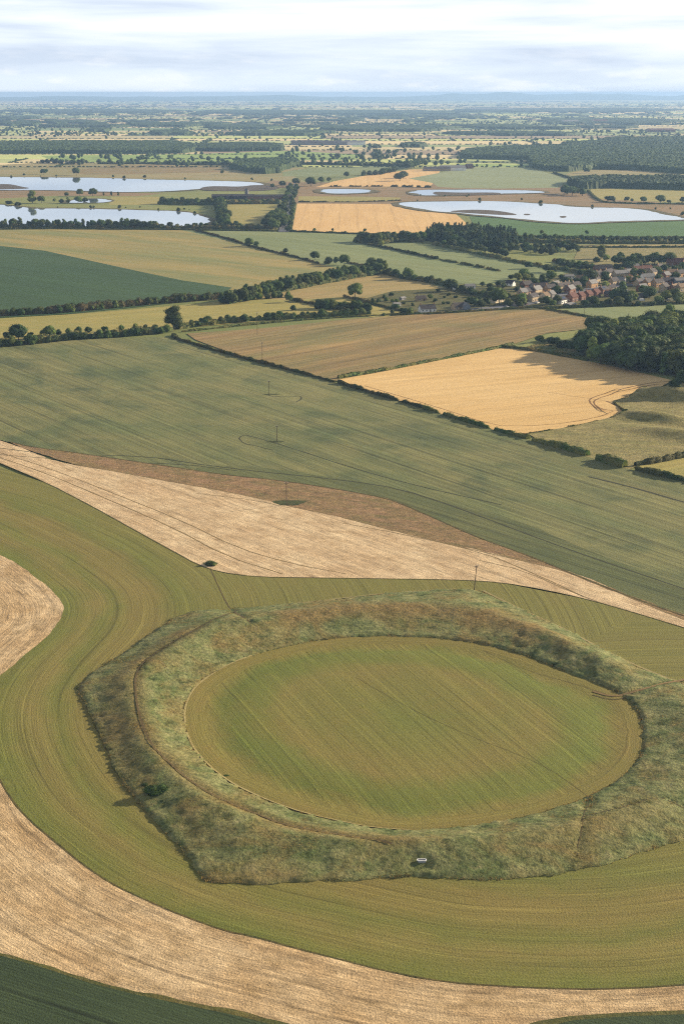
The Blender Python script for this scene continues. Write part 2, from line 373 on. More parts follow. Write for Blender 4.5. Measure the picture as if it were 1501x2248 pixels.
m_red = crop('tan_ripening_crop', (164,136,90), (140,132,82), (178,148,92), rot=ang((740,835), (1100,765)), patch=45, k=K, streak=.22, sw=2., sl=90, grain=.9, gs=.2, bump=.25, stretch=2.2, p2s=.75, lines=((22,1.1,-.35,120),(9,.9,-.22,60)))
m_rough = crop('rough_pasture', (146,138,82), (164,150,98), (124,126,74), patch=16, k=K, streak=.08, sw=1.2, sl=8, grain=1.0, gs=.4, bump=.6, clump=.3, p2s=.7)
m_dkgrn = crop('dark_green_field', (66,96,54), (74,102,58), (60,88,50), rot=ang((0,600), (400,655)), patch=80, k=K*.92, streak=.12, sw=3, sl=120, grain=1.2, gs=.12, tram=24, ts=.3, stretch=3)
m_tangrn = crop('ripening_green_crop', (176,158,96), (142,146,88), (190,164,98), rot=ang((0,520), (700,590)), patch=60, k=K*.98, streak=.1, sw=4, sl=120, grain=1.5, gs=.1, tram=26, ts=.22, stretch=4, p2s=.7)
m_ltgrn = crop('pale_green_crop', (136,148,96), (150,158,104), (128,140,92), rot=ang((420,510), (960,570)), patch=60, k=K*.98, streak=.1, sw=4, sl=120, grain=1.5, gs=.1, tram=26, ts=.2, stretch=4)
m_yel = crop('yellowed_meadow', (178,164,92), (164,158,88), (190,170,100), rot=ang((0,725), (600,675)), patch=30, k=K, streak=.1, sw=2, sl=60, grain=1, gs=.12, row=7, rs=.04)
m_straw = crop('straw_meadow', (186,160,104), (166,150,94), (178,164,100), rot=ang((620,645), (900,620)), patch=25, k=K, streak=.12, sw=2, sl=40, grain=1, gs=.16)
m_pale = crop('pale_wheat', (236,196,132), (228,186,122), (216,172,108), rot=ang((690,449), (672,507)), patch=60, k=K*1.08, streak=.07, sw=3, sl=90, grain=1.5, gs=.1, tram=26, ts=.3, p2s=.4)
m_past = crop('green_pasture', (150,152,84), (136,146,78), (166,156,92), patch=40, k=K, grain=1.5, gs=.12, streak=.06, sw=4, sl=30)
m_brt = crop('bright_green_field', (160,182,96), (150,174,90), patch=120, k=K*1.05, grain=2, gs=.08, streak=.06, sw=5, sl=100)
m_beet = crop('green_root_crop', (88,124,66), (98,132,70), (80,114,62), rot=ang((1040,480), (1400,505)), patch=80, k=K*.95, grain=1.5, gs=.1, streak=.1, sw=4, sl=150, tram=28, ts=.2)
m_grgrn = crop('grey_green_crop', (146,156,110), (156,164,118), rot=ang((1000,380), (1240,392)), patch=100, k=K*1.02, grain=2, gs=.07, streak=.1, sw=5, sl=150)
m_brown = crop('bare_brown_bank', (170,138,98), (148,126,86), (132,128,80), patch=40, k=K*.95, grain=2, gs=.2, streak=.1, sw=6, sl=60)
m_ochre = crop('ochre_pasture', (174,158,104), (150,146,92), (186,152,108), patch=90, k=K, grain=2, gs=.12, streak=.08, sw=6, sl=80)
m_mud = crop('lake_mud', (120,104,88), (96,88,74), (140,124,104), patch=12, k=K*.8, grain=1.5, gs=.3, streak=.1, sw=3, sl=30)
m_base = crop('meadow_grass', (128,138,76), (146,146,86), (116,126,70), patch=60, k=K, grain=1.5, gs=.15, streak=.06)
m_verge = crop('verge_grass', (120,116,62), (98,104,54), (150,130,80), patch=8, k=K*.8, grain=.7, gs=.3, streak=.1, bump=.4, clump=.2)
m_track = plain('wheel_track', (70,72,44), k=.5, var=.2, scale=1.0)
m_gtrack = plain('wheel_track_in_barley', (150,108,56), k=.5, var=.2, scale=1.0)
m_path = plain('trodden_path', (112,94,58), k=.5, var=.25, scale=1.5)
m_edgepath = plain('dry_earth_path', (150,124,80), k=.55, var=.25, scale=1.2)
m_strack = plain('wheel_track_in_straw', (150,126,78), k=.55, var=.25, scale=.8)
m_paleline = plain('bleached_grass', (172,158,104), k=.56, var=.2, scale=1.0)
m_road = plain('asphalt', (136,136,140), k=.5, var=.1, scale=.3)
m_weed = crop('weed_patch', (70,84,42), (92,96,52), (110,100,58), patch=4, k=K*.8, grain=.6, gs=.35, bump=.5, clump=.25)

FARPAL = [((188,194,126), 5), ((160,172,110), 4), ((222,204,150), 6), ((238,216,160), 5), ((132,150,96), 3), ((200,186,136), 4), ((98,120,76), 2), ((206,212,128), 5), ((168,148,116), 2)]
far_mats = [crop('far_field_%s' % n, c, tuple(min(255, int(v*1.06)) for v in c), patch=150, k=K*1.05, grain=6, gs=.06, streak=.06, sw=10, sl=200)
            for n, (c, _) in zip(['sage', 'green', 'straw', 'gold', 'leaf', 'tan', 'dark', 'lime', 'brown'], FARPAL)]

# ------------------------------------------------------------------ the one ground sheet: meadow near, patchwork of fields to the horizon
rows = []; y = 3450.
while y < 40000:
    rows.append((y, random.uniform(-.09, .09))); y += random.uniform(190, 430) * (1 if y < 9000 else y/9000*1.25)
rows.append((41000, 0))
gv, gf, gm, EDGE = [], [], [], []
def addq(P, mi):
    b = len(gv); gv.extend(P); gf.append((b, b+1, b+2, b+3)); gm.append(mi)
addq([(-500, 100, -1.6), (700, 100, -1.6), (700, 505, -1.6), (-500, 505, -1.6)], 0)
addq([(-500, 505, -1.6), (700, 505, -1.6), (800, 510, -.05), (-600, 510, -.05)], 0)
addq([(-600, 510, -.05), (800, 510, -.05), (2600, 3450, -.05), (-2600, 3450, -.05)], 0)
wts = [w for _, w in FARPAL]
for i in range(len(rows)-1):
    y0, s0 = rows[i]; y1, s1 = rows[i+1]; half = y1*.30+350
    if i == 0: s0 = 0
    def yl(x, y, s): return y+s*x*min(1, 900/half)*(60/200.)
    x = -half
    while x < half:
        wd = random.uniform(220, 800)*(1 if y0 < 9000 else y0/9000); x2 = min(x+wd, half+1)
        sk = random.uniform(-.2, .2)*0
        k = random.choices(range(len(FARPAL)), wts)[0]+1
        addq([(x, yl(x, y0, s0), -.05), (x2, yl(x2, y0, s0), -.05), (x2, yl(x2, y1, s1), -.05), (x, yl(x, y1, s1), -.05)], k)
        EDGE.append(((x, yl(x, y0, s0)), (x2, yl(x2, y0, s0)))); EDGE.append(((x2, yl(x2, y0, s0)), (x2, yl(x2, y1, s1))))
        x = x2
g = link('ground', mesh_np('ground', gv, gf, [m_base]+far_mats, gm)); g['kind'] = 'structure'

# distant low hills on the horizon
hm = crop('hill_woods_and_fields', (96,116,80), (130,140,96), patch=400, k=K, grain=60, gs=.1, streak=.05)
for (x0, x1, Y, hh, sd) in ((-13000, 13000, 36500, 95, 3), (500, 13500, 38500, 165, 9), (-12000, 3000, 33000, 50, 5)):
    n = 260; xs = np.linspace(x0, x1, n); t = (xs-x0)/(x1-x0); env = np.clip(np.minimum(t, 1-t)*5, 0, 1)
    hgt = hh*env*(.35+1.1*fbm(xs/1400, xs*0+sd, 5, sd)); yo = 250*np.sin(xs/2500)
    V = []; fr = [(-1600, 0), (-700, .55), (0, 1), (900, .5), (1800, 0)]
    for (dy, kf) in fr: V.append(np.column_stack([xs, Y+yo+dy, hgt*kf-.5]))
    V = np.vstack(V); q = [(r*n+i, r*n+i+1, (r+1)*n+i+1, (r+1)*n+i) for r in range(4) for i in range(n-1)]
    o = link('hills', mesh_np('hills', V, q, hm, smooth=True)); o['kind'] = 'structure'

# ------------------------------------------------------------------ fields, from the far ones to the near ones
def fs(name, P, mat, **k): return sheet(name, P, mat, **k)
fs('field', [(0,362),(90,357),(500,362),(700,370),(640,385),(700,412),(640,425),(0,400),(-200,400),(-200,362)], m_ochre)
fs('field', [(150,377),(230,364),(330,362),(470,365),(500,378),(300,382),(190,384)], m_red)
fs('field', [(90,342),(430,338),(640,331),(800,340),(800,347),(750,352),(667,352),(500,357),(333,355),(200,357),(120,354)], m_brt)
fs('field', [(620,378),(680,368),(860,364),(900,366),(860,376),(800,382),(720,388),(620,387)], m_ltgrn)
fs('field', [(1000,352),(1157,354),(1157,360),(1000,357),(930,356),(930,352)], m_ltgrn)
fs('field', [(1010,359),(1157,362),(1157,367),(1000,365)], m_brt)
fs('field', [(640,400),(900,402),(1250,408),(1300,430),(1501,450),(1700,460),(1700,490),(1501,492),(1200,490),(870,452),(650,447),(560,410),(600,396)], m_brown)
fs('field', [(897,392),(963,380),(1000,370),(1060,367),(1157,368),(1247,392),(1225,412),(1100,414),(1000,413),(960,410),(950,402)], m_grgrn)
fs('field', [(693,411),(733,398),(833,380),(867,377),(900,372),(967,372),(963,380),(897,392),(950,402),(943,411)], m_pale)
fs('field', [(1240,383),(1280,372),(1400,371),(1501,383),(1700,390),(1501,400),(1260,388)], m_ochre)
fs('field', [(1295,413),(1501,418),(1700,422),(1700,446),(1501,444),(1400,442),(1300,436)], m_yel)
fs('field', [(1030,475),(1100,479),(1200,488),(1260,493),(1400,488),(1501,483),(1800,476),(1800,522),(1501,522),(1300,520),(1140,517),(1045,508)], m_beet)
fs('field', [(652,447),(870,448),(1000,470),(1043,507),(900,512),(640,512)], m_pale)
fs('field', [(655,431),(800,432),(880,434),(872,442),(655,443)], m_yel)
fs('field', [(0,402),(70,402),(360,425),(640,412),(640,500),(0,505),(-300,505),(-300,402)], m_past)
fs('field', [(487,450),(612,446),(592,498),(480,500)], m_yel)
fs('field', [(245,432),(350,432),(348,450),(240,450)], m_yel)
fs('field', [(0,415),(160,420),(360,425),(300,431),(120,430),(0,436),(-200,438),(-200,415)], m_brown)
fs('field', [(1270,543),(1501,542),(1700,542),(1700,600),(1250,590)], m_rough)
fs('field', [(1255,538),(1501,537),(1501,543),(1270,544)], m_straw)
fs('field', [(900,520),(1130,545),(1290,575),(1300,600),(1150,580),(960,540)], m_past)
fs('field', [(400,506),(600,509),(790,511),(850,545),(960,570),(1100,597),(1160,600),(1080,625),(960,622),(850,600),(830,575),(740,595),(640,563),(560,543),(480,525)], m_ltgrn)
fs('field', [(820,532),(900,530),(960,540),(1050,560),(1150,580),(1290,605),(1200,615),(1125,603),(960,570),(860,548)], m_ltgrn)
fs('field', [(-300,505),(0,505),(150,503),(400,506),(440,515),(560,543),(640,561),(740,590),(700,606),(600,626),(560,640),(490,636),(400,620),(200,580),(0,548),(-300,520)], m_tangrn)
fs('field', [(-300,500),(0,540),(100,551),(200,573),(300,595),(400,616),(510,632),(470,655),(300,675),(150,690),(0,698),(-300,705)], m_dkgrn)
fs('field', [(-200,715),(0,700),(200,688),(400,670),(560,655),(700,660),(720,695),(620,702),(500,712),(380,722),(200,735),(60,752),(-200,770)], m_yel)
fs('field', [(560,655),(640,635),(713,622),(790,608),(850,598),(900,612),(1000,640),(1110,660),(1000,670),(867,660),(800,655),(713,665)], m_straw)
fs('field', [(640,660),(760,652),(880,685),(835,700),(790,692),(700,690)], m_yel)
fs('field', [(860,640),(1110,625),(1300,590),(1501,570),(1700,570),(1700,668),(1501,668),(1200,678),(900,692),(780,662)], m_verge)
fs('field', [(1215,681),(1300,676),(1501,669),(1700,665),(1700,770),(1501,722),(1390,713),(1300,699)], m_ltgrn)
fs('field', [(1130,765),(1200,735),(1290,722),(1390,713),(1501,720),(1750,770),(1750,840),(1470,838),(1350,808),(1250,787)], m_past)
fs('field', [(410,733),(570,722),(780,700),(900,692),(1000,685),(1200,680),(1232,686),(1322,706),(1292,722),(1200,732),(1130,755),(1105,766),(950,797),(800,823),(742,838),(700,828),(600,800),(500,773),(430,747)], m_red)
fs('field', [(745,834),(850,815),(950,795),(1100,765),(1150,768),(1250,786),(1350,806),(1475,836),(1440,856),(1345,882),(1375,911),(1250,939),(1160,953),(1100,950),(1000,920),(900,890),(820,867)], m_gold)
fs('field', [(1158,953),(1250,938),(1375,910),(1345,882),(1440,855),(1490,838),(1760,800),(1860,1010),(1501,1010),(1400,1024),(1380,1032),(1300,1009),(1200,979)], m_rough, step=3.0)
fs('field', [(1392,1026),(1501,1005),(1860,1000),(1860,1130),(1501,1062)], m_yel)

# near: crops round the earthwork
C1 = [(-420,790),(0,766),(60,758),(150,749),(250,743),(360,741),(385,746),(500,780),(600,806),(700,832),(745,844),(820,867),(900,890),(1000,921),(1100,951),(1200,979),(1300,1008),(1380,1032),(1450,1048),(1501,1061),(1950,1170),
 (1950,1490),(1501,1353),(1400,1318),(1300,1283),(1225,1252),(1150,1219),(1050,1184),(950,1139),(900,1117),(850,1097),(750,1078),(620,1058),(500,1046),(400,1031),(300,1016),(150,994),(70,984),(20,972),(-420,860)]
fs('field', C1, m_c1)
fs('field', [(400,1031),(520,1020),(700,1046),(850,1068),(1000,1110),(1150,1150),(1300,1215),(1501,1290),(1950,1440),(1950,1500),(1501,1355),(1400,1320),(1300,1285),(1225,1254),(1150,1221),(1050,1186),(950,1141),(900,1119),(850,1099),(750,1080),(620,1060),(500,1048)], m_c1e, sm=2)
KC = smooth(GP([(-420,1080),(-150,1140),(0,1218),(40,1240),(90,1278),(128,1310),(140,1342),(128,1375),(90,1412),(42,1455),(0,1510),(-22,1570),(-18,1640),(5,1705),(60,1798),(120,1848),(180,1898),(250,1945),(330,1982),(400,2012),(500,2048),(650,2085),(750,2110),(850,2135),(980,2160),(1100,2168),(1300,2175),(1501,2165),(1900,2100)]), 2, False)
fs('field', [(-420,960),(-200,960),(300,1130),(600,1262),(1000,1262),(1501,1360),(1950,1480),(2100,1900),(1900,2230),(1501,2200),(800,2160),(200,1960),(-60,1850),(-420,1850)], m_mown, step=2.4, curve=KC)
fs('field', [(-420,780),(-200,880),(0,968),(50,985),(110,1010),(170,1024),(260,1038),(400,1064),(500,1081),(580,1098),(640,1115),(750,1138),(900,1175),(1000,1198),(1100,1221),(1225,1249),(1300,1275),(1400,1320),(1501,1361),(1950,1500),
   (1950,1540),(1501,1381),(1400,1350),(1300,1321),(1200,1298),(1100,1281),(1000,1275),(850,1273),(700,1271),(560,1268),(480,1257),(430,1240),(380,1212),(300,1168),(200,1112),(100,1060),(0,1018),(-420,830)], m_stub, rag=1.2)
fs('field', [(20,971),(70,983),(150,993),(300,1015),(400,1030),(500,1045),(620,1057),(750,1076),(850,1096),(900,1116),(950,1138),(1050,1183),(1150,1218),(1225,1247),(1300,1277),(1400,1316),(1501,1352),(1950,1492),
   (1950,1500),(1501,1361),(1400,1322),(1300,1283),(1225,1253),(1100,1222),(1000,1199),(900,1176),(750,1139),(640,1115),(580,1099),(500,1082),(400,1064),(260,1038),(170,1023),(110,1004),(50,984)], m_pink, rag=2.2)
S3 = smooth(GP([(-420,1100),(-100,1180),(0,1218),(40,1240),(90,1278),(128,1310),(143,1340),(128,1375),(90,1412),(42,1452),(0,1489),(-150,1620),(-420,1700)]), 1)
fs('field', S3, m_stub2, world=True, step=4, curve=KC, rag=1.4)
S2U = [(-420,1500),(-60,1640),(0,1714),(20,1750),(60,1800),(120,1850),(180,1900),(250,1947),(330,1984),(400,2014),(500,2050),(550,2058),(650,2086),(750,2111),(850,2137),(980,2161),(1100,2169),(1200,2174),(1300,2176),(1400,2173),(1501,2166),(1900,2110)]
fs('field', S2U+[(1900,2330),(1501,2330),(600,2290),(0,2150),(-420,2050)], m_stub2, step=4, curve=KC, rag=1.4)
fs('field', [(-420,2000),(0,2093),(100,2122),(200,2154),(300,2179),(420,2203),(520,2222),(620,2248),(700,2270),(700,2420),(-420,2420)], m_verge, rag=1.6)
fs('field', [(-420,2010),(0,2101),(100,2130),(200,2163),(300,2188),(420,2213),(520,2234),(590,2252),(660,2280),(660,2430),(-420,2430)], m_c2)
fs('field', [(1150,2255),(1180,2246),(1250,2235),(1370,2227),(1501,2222),(1800,2200),(1800,2330),(1150,2330)], m_verge)
fs('field', [(1180,2262),(1260,2244),(1370,2236),(1501,2231),(1800,2210),(1800,2330),(1180,2330)], m_c2)

# the earthwork: long grass on the bank, mown circle inside
PATH1 = [(462,1250),(480,1290),(498,1328),(515,1350),(530,1372),(550,1388)]
PATH2 = [(520,1345),(470,1380),(400,1420),(330,1460),(298,1500),(300,1560),(312,1610),(332,1655),(372,1695),(420,1735),(470,1765),(540,1795),(640,1835),(780,1862),(860,1880)]
PATH3 = [(1300,1520),(1340,1532),(1370,1530),(1420,1518),(1460,1505),(1520,1492)]
PATH4 = [(1288,1752),(1290,1775),(1278,1810),(1275,1850),(1262,1885)]
PATH5 = [(1275,1815),(1380,1790),(1440,1770),(1501,1790)]
PCv = np.vstack([densify(smooth(GP(p), 1, False), 1.0, False) for p in (PATH1, PATH2, PATH3, PATH4, PATH5, [(910,1903),(918,1903),(925,1903),(933,1903),(940,1903)], [(912,1911),(925,1911),(938,1911)])])
def longgrass(x, y):
    d1, _ = nearest(x, y, C_IN); d2, _ = nearest(x, y, C_OUT); dp, _ = nearest(x, y, PCv)
    e = np.clip(np.minimum(np.minimum(d1, d2)/1.2, (dp-.5)/1.1), 0, 1)
    return np.where(inside(x, y, W_IN), -.5, e*(.12+.9*fbm(x/2.2, y/2.2, 3, 2)*(.4+fbm(x/9, y/9, 2, 8))))
# where docks and dry grass grow on the bank: distance to a few traced lines, width in metres
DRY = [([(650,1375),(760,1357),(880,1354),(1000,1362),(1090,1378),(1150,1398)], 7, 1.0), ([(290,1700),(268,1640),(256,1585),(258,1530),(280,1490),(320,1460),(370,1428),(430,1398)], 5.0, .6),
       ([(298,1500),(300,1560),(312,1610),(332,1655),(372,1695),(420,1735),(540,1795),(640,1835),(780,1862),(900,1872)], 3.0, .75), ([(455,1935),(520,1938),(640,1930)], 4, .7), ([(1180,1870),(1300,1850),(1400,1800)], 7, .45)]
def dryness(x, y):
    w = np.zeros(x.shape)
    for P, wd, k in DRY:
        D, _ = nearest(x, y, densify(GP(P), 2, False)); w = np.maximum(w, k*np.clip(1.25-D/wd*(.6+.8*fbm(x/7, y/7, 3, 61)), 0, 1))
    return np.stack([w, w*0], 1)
def roughmat():
    M = MT('long_grass', .85, .1); O = M.tc.outputs['Object']
    a = M.noise(O, 1/7., 5, .65, .5); b = M.noise(O, 1/16., 4, .6, .8); c = M.noise(O, 1/1.1, 4, .7); e = M.noise(O, 1/3.2, 4, .65)
    col = M.mix(M.rng(a, .38, .62), lin((102,114,66), K*1.04), lin((144,144,94), K*1.04))
    col = M.mix(M.rng(b, .47, .68, 0, .8), col, lin((144,120,70), K))
    col = M.mix(M.rng(e, .54, .68, 0, .75), col, lin((66,78,40), K))
    col = M.mix(M.rng(e, .42, .28, 0, .45), col, lin((184,170,122), K))
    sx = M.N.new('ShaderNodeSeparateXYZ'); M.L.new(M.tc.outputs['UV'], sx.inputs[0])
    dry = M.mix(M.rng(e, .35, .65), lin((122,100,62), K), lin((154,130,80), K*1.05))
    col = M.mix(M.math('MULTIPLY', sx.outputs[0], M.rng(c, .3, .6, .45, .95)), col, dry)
    col = M.scale(col, M.rng(c, .25, .75, .5, 1.55))
    return M, col, c
M, col, c = roughmat(); m_long = M.done(col, c, .5, 1.0)
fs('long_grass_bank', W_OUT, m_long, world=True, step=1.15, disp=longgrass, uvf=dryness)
LAYER[0] += 4
fs('henge_interior', W_IN, m_innring, world=True, step=1.5, curve=np.vstack([W_IN, W_IN[:1]]))
t_ = CEN+(W_IN-CEN)*(.90+.03*vnoise(np.arange(len(W_IN))*.13, np.zeros(len(W_IN)), 4))[:, None]
fs('henge_interior_mown_stripes', t_, m_inner, world=True, step=1.5, curve=np.vstack([W_IN, W_IN[:1]]))

for P, w, mt, z in ((PATH1[:4], .36, m_path, .43), (PATH1[3:], .6, m_path, .62), (PATH2, .5, m_path, .74), (PATH3, 1.0, m_edgepath, .66), ([(x, y+7) for x, y in PATH3], .35, m_path, .64), (PATH4, .2, m_path, .60), (PATH5, .25, m_path, .60),
   ([(780,1490),(900,1560),(1030,1620),(1150,1665),(1240,1710),(1288,1752)], .1, m_path, .59), ([(1060,1430),(1160,1475),(1250,1500),(1340,1530)], .1, m_path, .59)):
    strip('footpath', P, w, mt, z)
# wheel lines
for P, w in (([(525,965),(530,958),(545,957),(640,985),(760,1025),(900,1065),(1100,1110)], .7), ([(525,965),(535,975),(560,980),(600,990)], .6),
   ([(585,868),(600,872),(640,873),(660,870),(662,878),(650,884)], .8), ([(0,985),(150,1005),(300,1000),(500,1030),(750,1055),(880,1075),(1000,1115),(1250,1210),(1501,1295)], .9),
   ([(1290,1048),(1340,1060),(1400,1075),(1501,1105),(1600,1130)], 1.6), ([(0,1000),(200,1015),(400,1020),(520,1035)], .7)):
    strip('wheel_track', P, w, m_track, .41)
for P, w in (([(1470,838),(1420,842),(1340,862),(1300,873),(1290,882),(1310,900),(1330,905)], .9), ([(1470,843),(1425,846),(1345,866),(1308,877),(1300,886),(1318,900),(1345,908)], .9), ([(1350,908),(1250,930),(1150,937),(1080,935),(960,895),(800,848)], .6),
   ([(1330,882),(1360,895),(1375,908)], 1.2)):
    strip('wheel_track', P, w, m_gtrack, .37)
for P, w in (([(0,1006),(100,1040),(230,1095),(380,1160),(500,1225),(620,1262)], .7), ([(0,995),(110,1030),(250,1085),(400,1145),(520,1205),(640,1240),(760,1262)], .6), ([(430,1085),(560,1100),(640,1118)], .5),
   ([(750,1150),(900,1178),(1060,1215),(1180,1265),(1280,1312)], .6), ([(1050,1232),(1150,1255),(1260,1305),(1330,1330)], .5), ([(750,1138),(900,1176),(1050,1212),(1225,1251),(1300,1278),(1400,1322),(1501,1363)], .8), ([(170,1023),(260,1038),(400,1064),(500,1081),(580,1099)], .7)):
    strip('wheel_track', P, w*.8, m_strack, .44)
m_edge = crop('rank_edge_grass', (96,98,50), (122,106,60), patch=4, k=K*.8, grain=.7, gs=.35, bump=.4, clump=.25)
for P, w in (([(0,1018),(100,1060),(200,1112),(300,1168),(380,1212),(430,1240),(480,1258),(560,1269),(700,1271),(850,1273),(1000,1275),(1100,1281),(1200,1298),(1300,1321),(1400,1350),(1501,1381),(1700,1440)], .5),
   ([(0,1714),(20,1750),(60,1800),(120,1850),(180,1900),(250,1947),(330,1984),(400,2014),(500,2050),(550,2058),(650,2086),(750,2111),(850,2137),(980,2161),(1100,2169),(1200,2174),(1300,2176),(1400,2173),(1501,2166)], .5),
   ([(20,971),(70,983),(150,993),(300,1015),(400,1030),(500,1045),(620,1057),(750,1077),(850,1096),(900,1116),(950,1138),(1050,1183),(1150,1218),(1225,1249),(1300,1280),(1400,1319),(1501,1355),(1700,1420)], .9)):
    strip('verge', P, w, m_edge, .47)
strip('bleached_edge', [(1060,1300),(1150,1345),(1250,1390),(1350,1445),(1430,1480),(1505,1508)], 1.0, m_paleline, .62)
strip('bleached_edge', [(560,1338),(700,1322),(860,1304),(1000,1296)], .6, m_paleline, .62)
strip('bleached_edge', [(410,1612),(424,1645),(455,1682),(500,1718),(545,1742),(600,1766),(670,1790),(750,1808),(820,1822),(900,1827)], .6, m_paleline, .66)
strip('bleached_edge', [(407,1600),(405,1560),(420,1522),(445,1497),(500,1462),(560,1440)], .6, m_paleline, .66)
strip('footpath', [(1200,862),(1345,884)], .3, m_gtrack, .37)
# weed patches under the poles
for (px, py, a, b) in ((635,1106,6.5,5), (605,971,4,2), (596,867,5,1.6), (462,1240,2.6,2.2)):
    c = G(px, py); t = np.linspace(0, 2*math.pi, 20, endpoint=False)
    sheet('weed_patch', np.column_stack([c[0]+a*np.cos(t)*(1+.25*np.sin(3*t)), c[1]+b*np.sin(t)*(1+.2*np.cos(2*t))]), m_weed, world=True, z=.45)

# roads
fs('road', [(611,510),(634,510),(647,412),(651,404),(646,404),(640,412)], m_road)
fs('road', [(1060,676),(1100,672),(1160,660),(1200,650),(1320,628),(1501,612),(1501,618),(1320,634),(1205,656),(1175,668),(1110,680),(1000,686),(940,692),(940,689)], m_road)

# ------------------------------------------------------------------ lakes
def watermat():
    M = MT('lake_water', .03, .5); M.b.inputs['Base Color'].default_value = (.10, .13, .16, 1); M.b.inputs['IOR'].default_value = 1.6
    n = M.noise(M.mapping(M.tc.outputs['Object'], 0, (1/3., 1/3., 1)), 1, 3)
    gl = M.N.new('ShaderNodeBsdfGlossy'); gl.inputs['Roughness'].default_value = .04
    b = M.N.new('ShaderNodeBump'); b.inputs['Distance'].default_value = .01; b.inputs['Strength'].default_value = .08; M.L.new(n, b.inputs['Height'])
    M.L.new(b.outputs[0], M.b.inputs['Normal']); return M.m
m_water = watermat()
WAT = []
m_reed = crop('reed_fringe', (124,112,72), (98,96,60), (150,134,96), patch=14, k=K*.85, grain=1.5, gs=.35, streak=.1, bump=.5, clump=.25)
def lake(P):
    Wd = smooth(GP(P), 2); c = Wd.mean(0); B = densify(Wd, 8); T = np.roll(B, -1, 0)-np.roll(B, 1, 0); T /= np.hypot(T[:, 0], T[:, 1])[:, None]; N_ = np.column_stack([T[:, 1], -T[:, 0]])
    if (np.roll(B[:, 0], -1)*B[:, 1]-B[:, 0]*np.roll(B[:, 1], -1)).sum() > 0: N_ = -N_
    nz = fbm(B[:, 0]/60, B[:, 1]/60, 4, 51); rim = B+N_*(4+22*nz)[:, None]; B2 = B+N_*((fbm(B[:, 0]/35, B[:, 1]/35, 4, 55)-.45)*26)[:, None]
    try: fs('lake_shore', rim, m_reed, world=True)
    except Exception as e: print('rim', e)
    return fs('lake', B2, m_water, world=True)
def lake_plain(P): o = fs('lake', P, m_water, sm=2); return o
lake([(-200,388),(0,389),(90,390),(200,391),(340,395),(440,397),(530,399),(575,402),(585,406),(540,410),(480,412),(400,419),(280,423),(160,419),(70,417),(-200,420)])
lake([(-200,446),(0,449),(40,455),(80,459),(120,458),(200,459),(350,463),(400,465),(440,474),(465,484),(462,492),(400,499),(200,500),(0,501),(-200,500)])
lake([(705,420),(712,416),(760,415.5),(812,418),(818,422),(790,425),(740,426),(705,424)])
lake([(900,419),(1000,417),(1100,418),(1190,420),(1192,424),(1100,426),(1000,429),(930,430),(905,425)])
lake([(872,447),(900,444),(1000,442),(1100,443),(1200,448),(1260,455),(1330,457),(1400,459),(1450,470),(1500,480),(1500,484),(1400,485),(1330,488),(1260,491),(1190,487),(1130,479),(1040,473),(980,466),(920,461),(885,453)])
lake([(150,442),(200,437),(240,439),(228,445),(180,446),(150,446)])
for P in ([(-200,404),(0,405),(25,405),(50,411),(70,414),(40,416),(-200,419)], [(440,412),(470,409),(530,411),(560,406),(620,410),(600,420),(440,420)],
          [(1000,463),(1040,461),(1090,463),(1140,472),(1120,474),(1060,471),(1000,467),(985,465)], [(1225,476),(1240,475),(1244,478),(1232,480)], [(1150,470),(1165,471),(1160,474),(1148,473)], [(950,421),(1000,424),(1098,423),(1098,428),(1000,430),(950,429)]):
    fs('mudbank', P, m_mud, sm=2)

# ------------------------------------------------------------------ vegetation
m_leafA = leafmat('leaves_mid_green', (58,76,36), (104,120,58), k=.74)
m_leafB = leafmat('leaves_dark_green', (46,64,34), (84,102,52), k=.74)
m_leafC = leafmat('leaves_light_green', (84,104,44), (126,138,62), k=.8)
m_conif = leafmat('needles', (38,56,36), (64,84,50), k=.74)
m_hedge = leafmat('hedge_leaves', (50,66,32), (92,106,52), k=.74, straw=(112,104,58), big=.08)
m_far = leafmat('woodland_leaves', (46,64,32), (80,98,50), k=.72, per=False, big=.012, trans=.1, isl=.15)
m_bark = plain('bark', (92,78,62), k=.6, var=.2, scale=2)
m_tuft = leafmat('grass_blades', (88,98,56), (160,154,104), k=.76, straw=(168,140,86), big=.07, per=False, trans=.35, isl=.75)

import bmesh
def ico(sub):
    b = bmesh.new(); bmesh.ops.create_icosphere(b, subdivisions=sub, radius=1); b.verts.ensure_lookup_table()
    V = np.array([v.co[:] for v in b.verts]); Fc = np.array([[v.index for v in f.verts] for f in b.faces]); b.free(); return V, Fc
ICO1, ICO2 = ico(1), ico(2)
def rnd_dir(n, r):
    v = r.normal(size=(n, 3)); return v/np.linalg.norm(v, axis=1)[:, None]
def cards(Pn, Dn, size, r):
    """small leaf faces (two triangles bent) at Pn, roughly facing Dn"""
    n = len(Pn); N1 = Dn*.7+rnd_dir(n, r)*.8; N1 /= np.linalg.norm(N1, axis=1)[:, None]
    T = np.cross(N1, rnd_dir(n, r)); T /= np.linalg.norm(T, axis=1)[:, None]+1e-9; B = np.cross(N1, T)
    s = (size*r.uniform(.6, 1.3, n))[:, None]
    V = np.stack([Pn-T*s, Pn+B*s*.7, Pn+T*s, Pn-B*s*.7], 1).reshape(-1, 3)
    q = np.arange(n)[:, None]*4+np.array([[0, 1, 2, 3]]); return V, q
def quads_to_tris(q): return np.vstack([q[:, [0, 1, 2]], q[:, [0, 2, 3]]])
def merge(parts):
    Vs, Fs, o = [], [], 0
    for V, Fc in parts: Vs.append(V); Fs.append(Fc+o); o += len(V)
    return np.vstack(Vs), np.vstack(Fs)
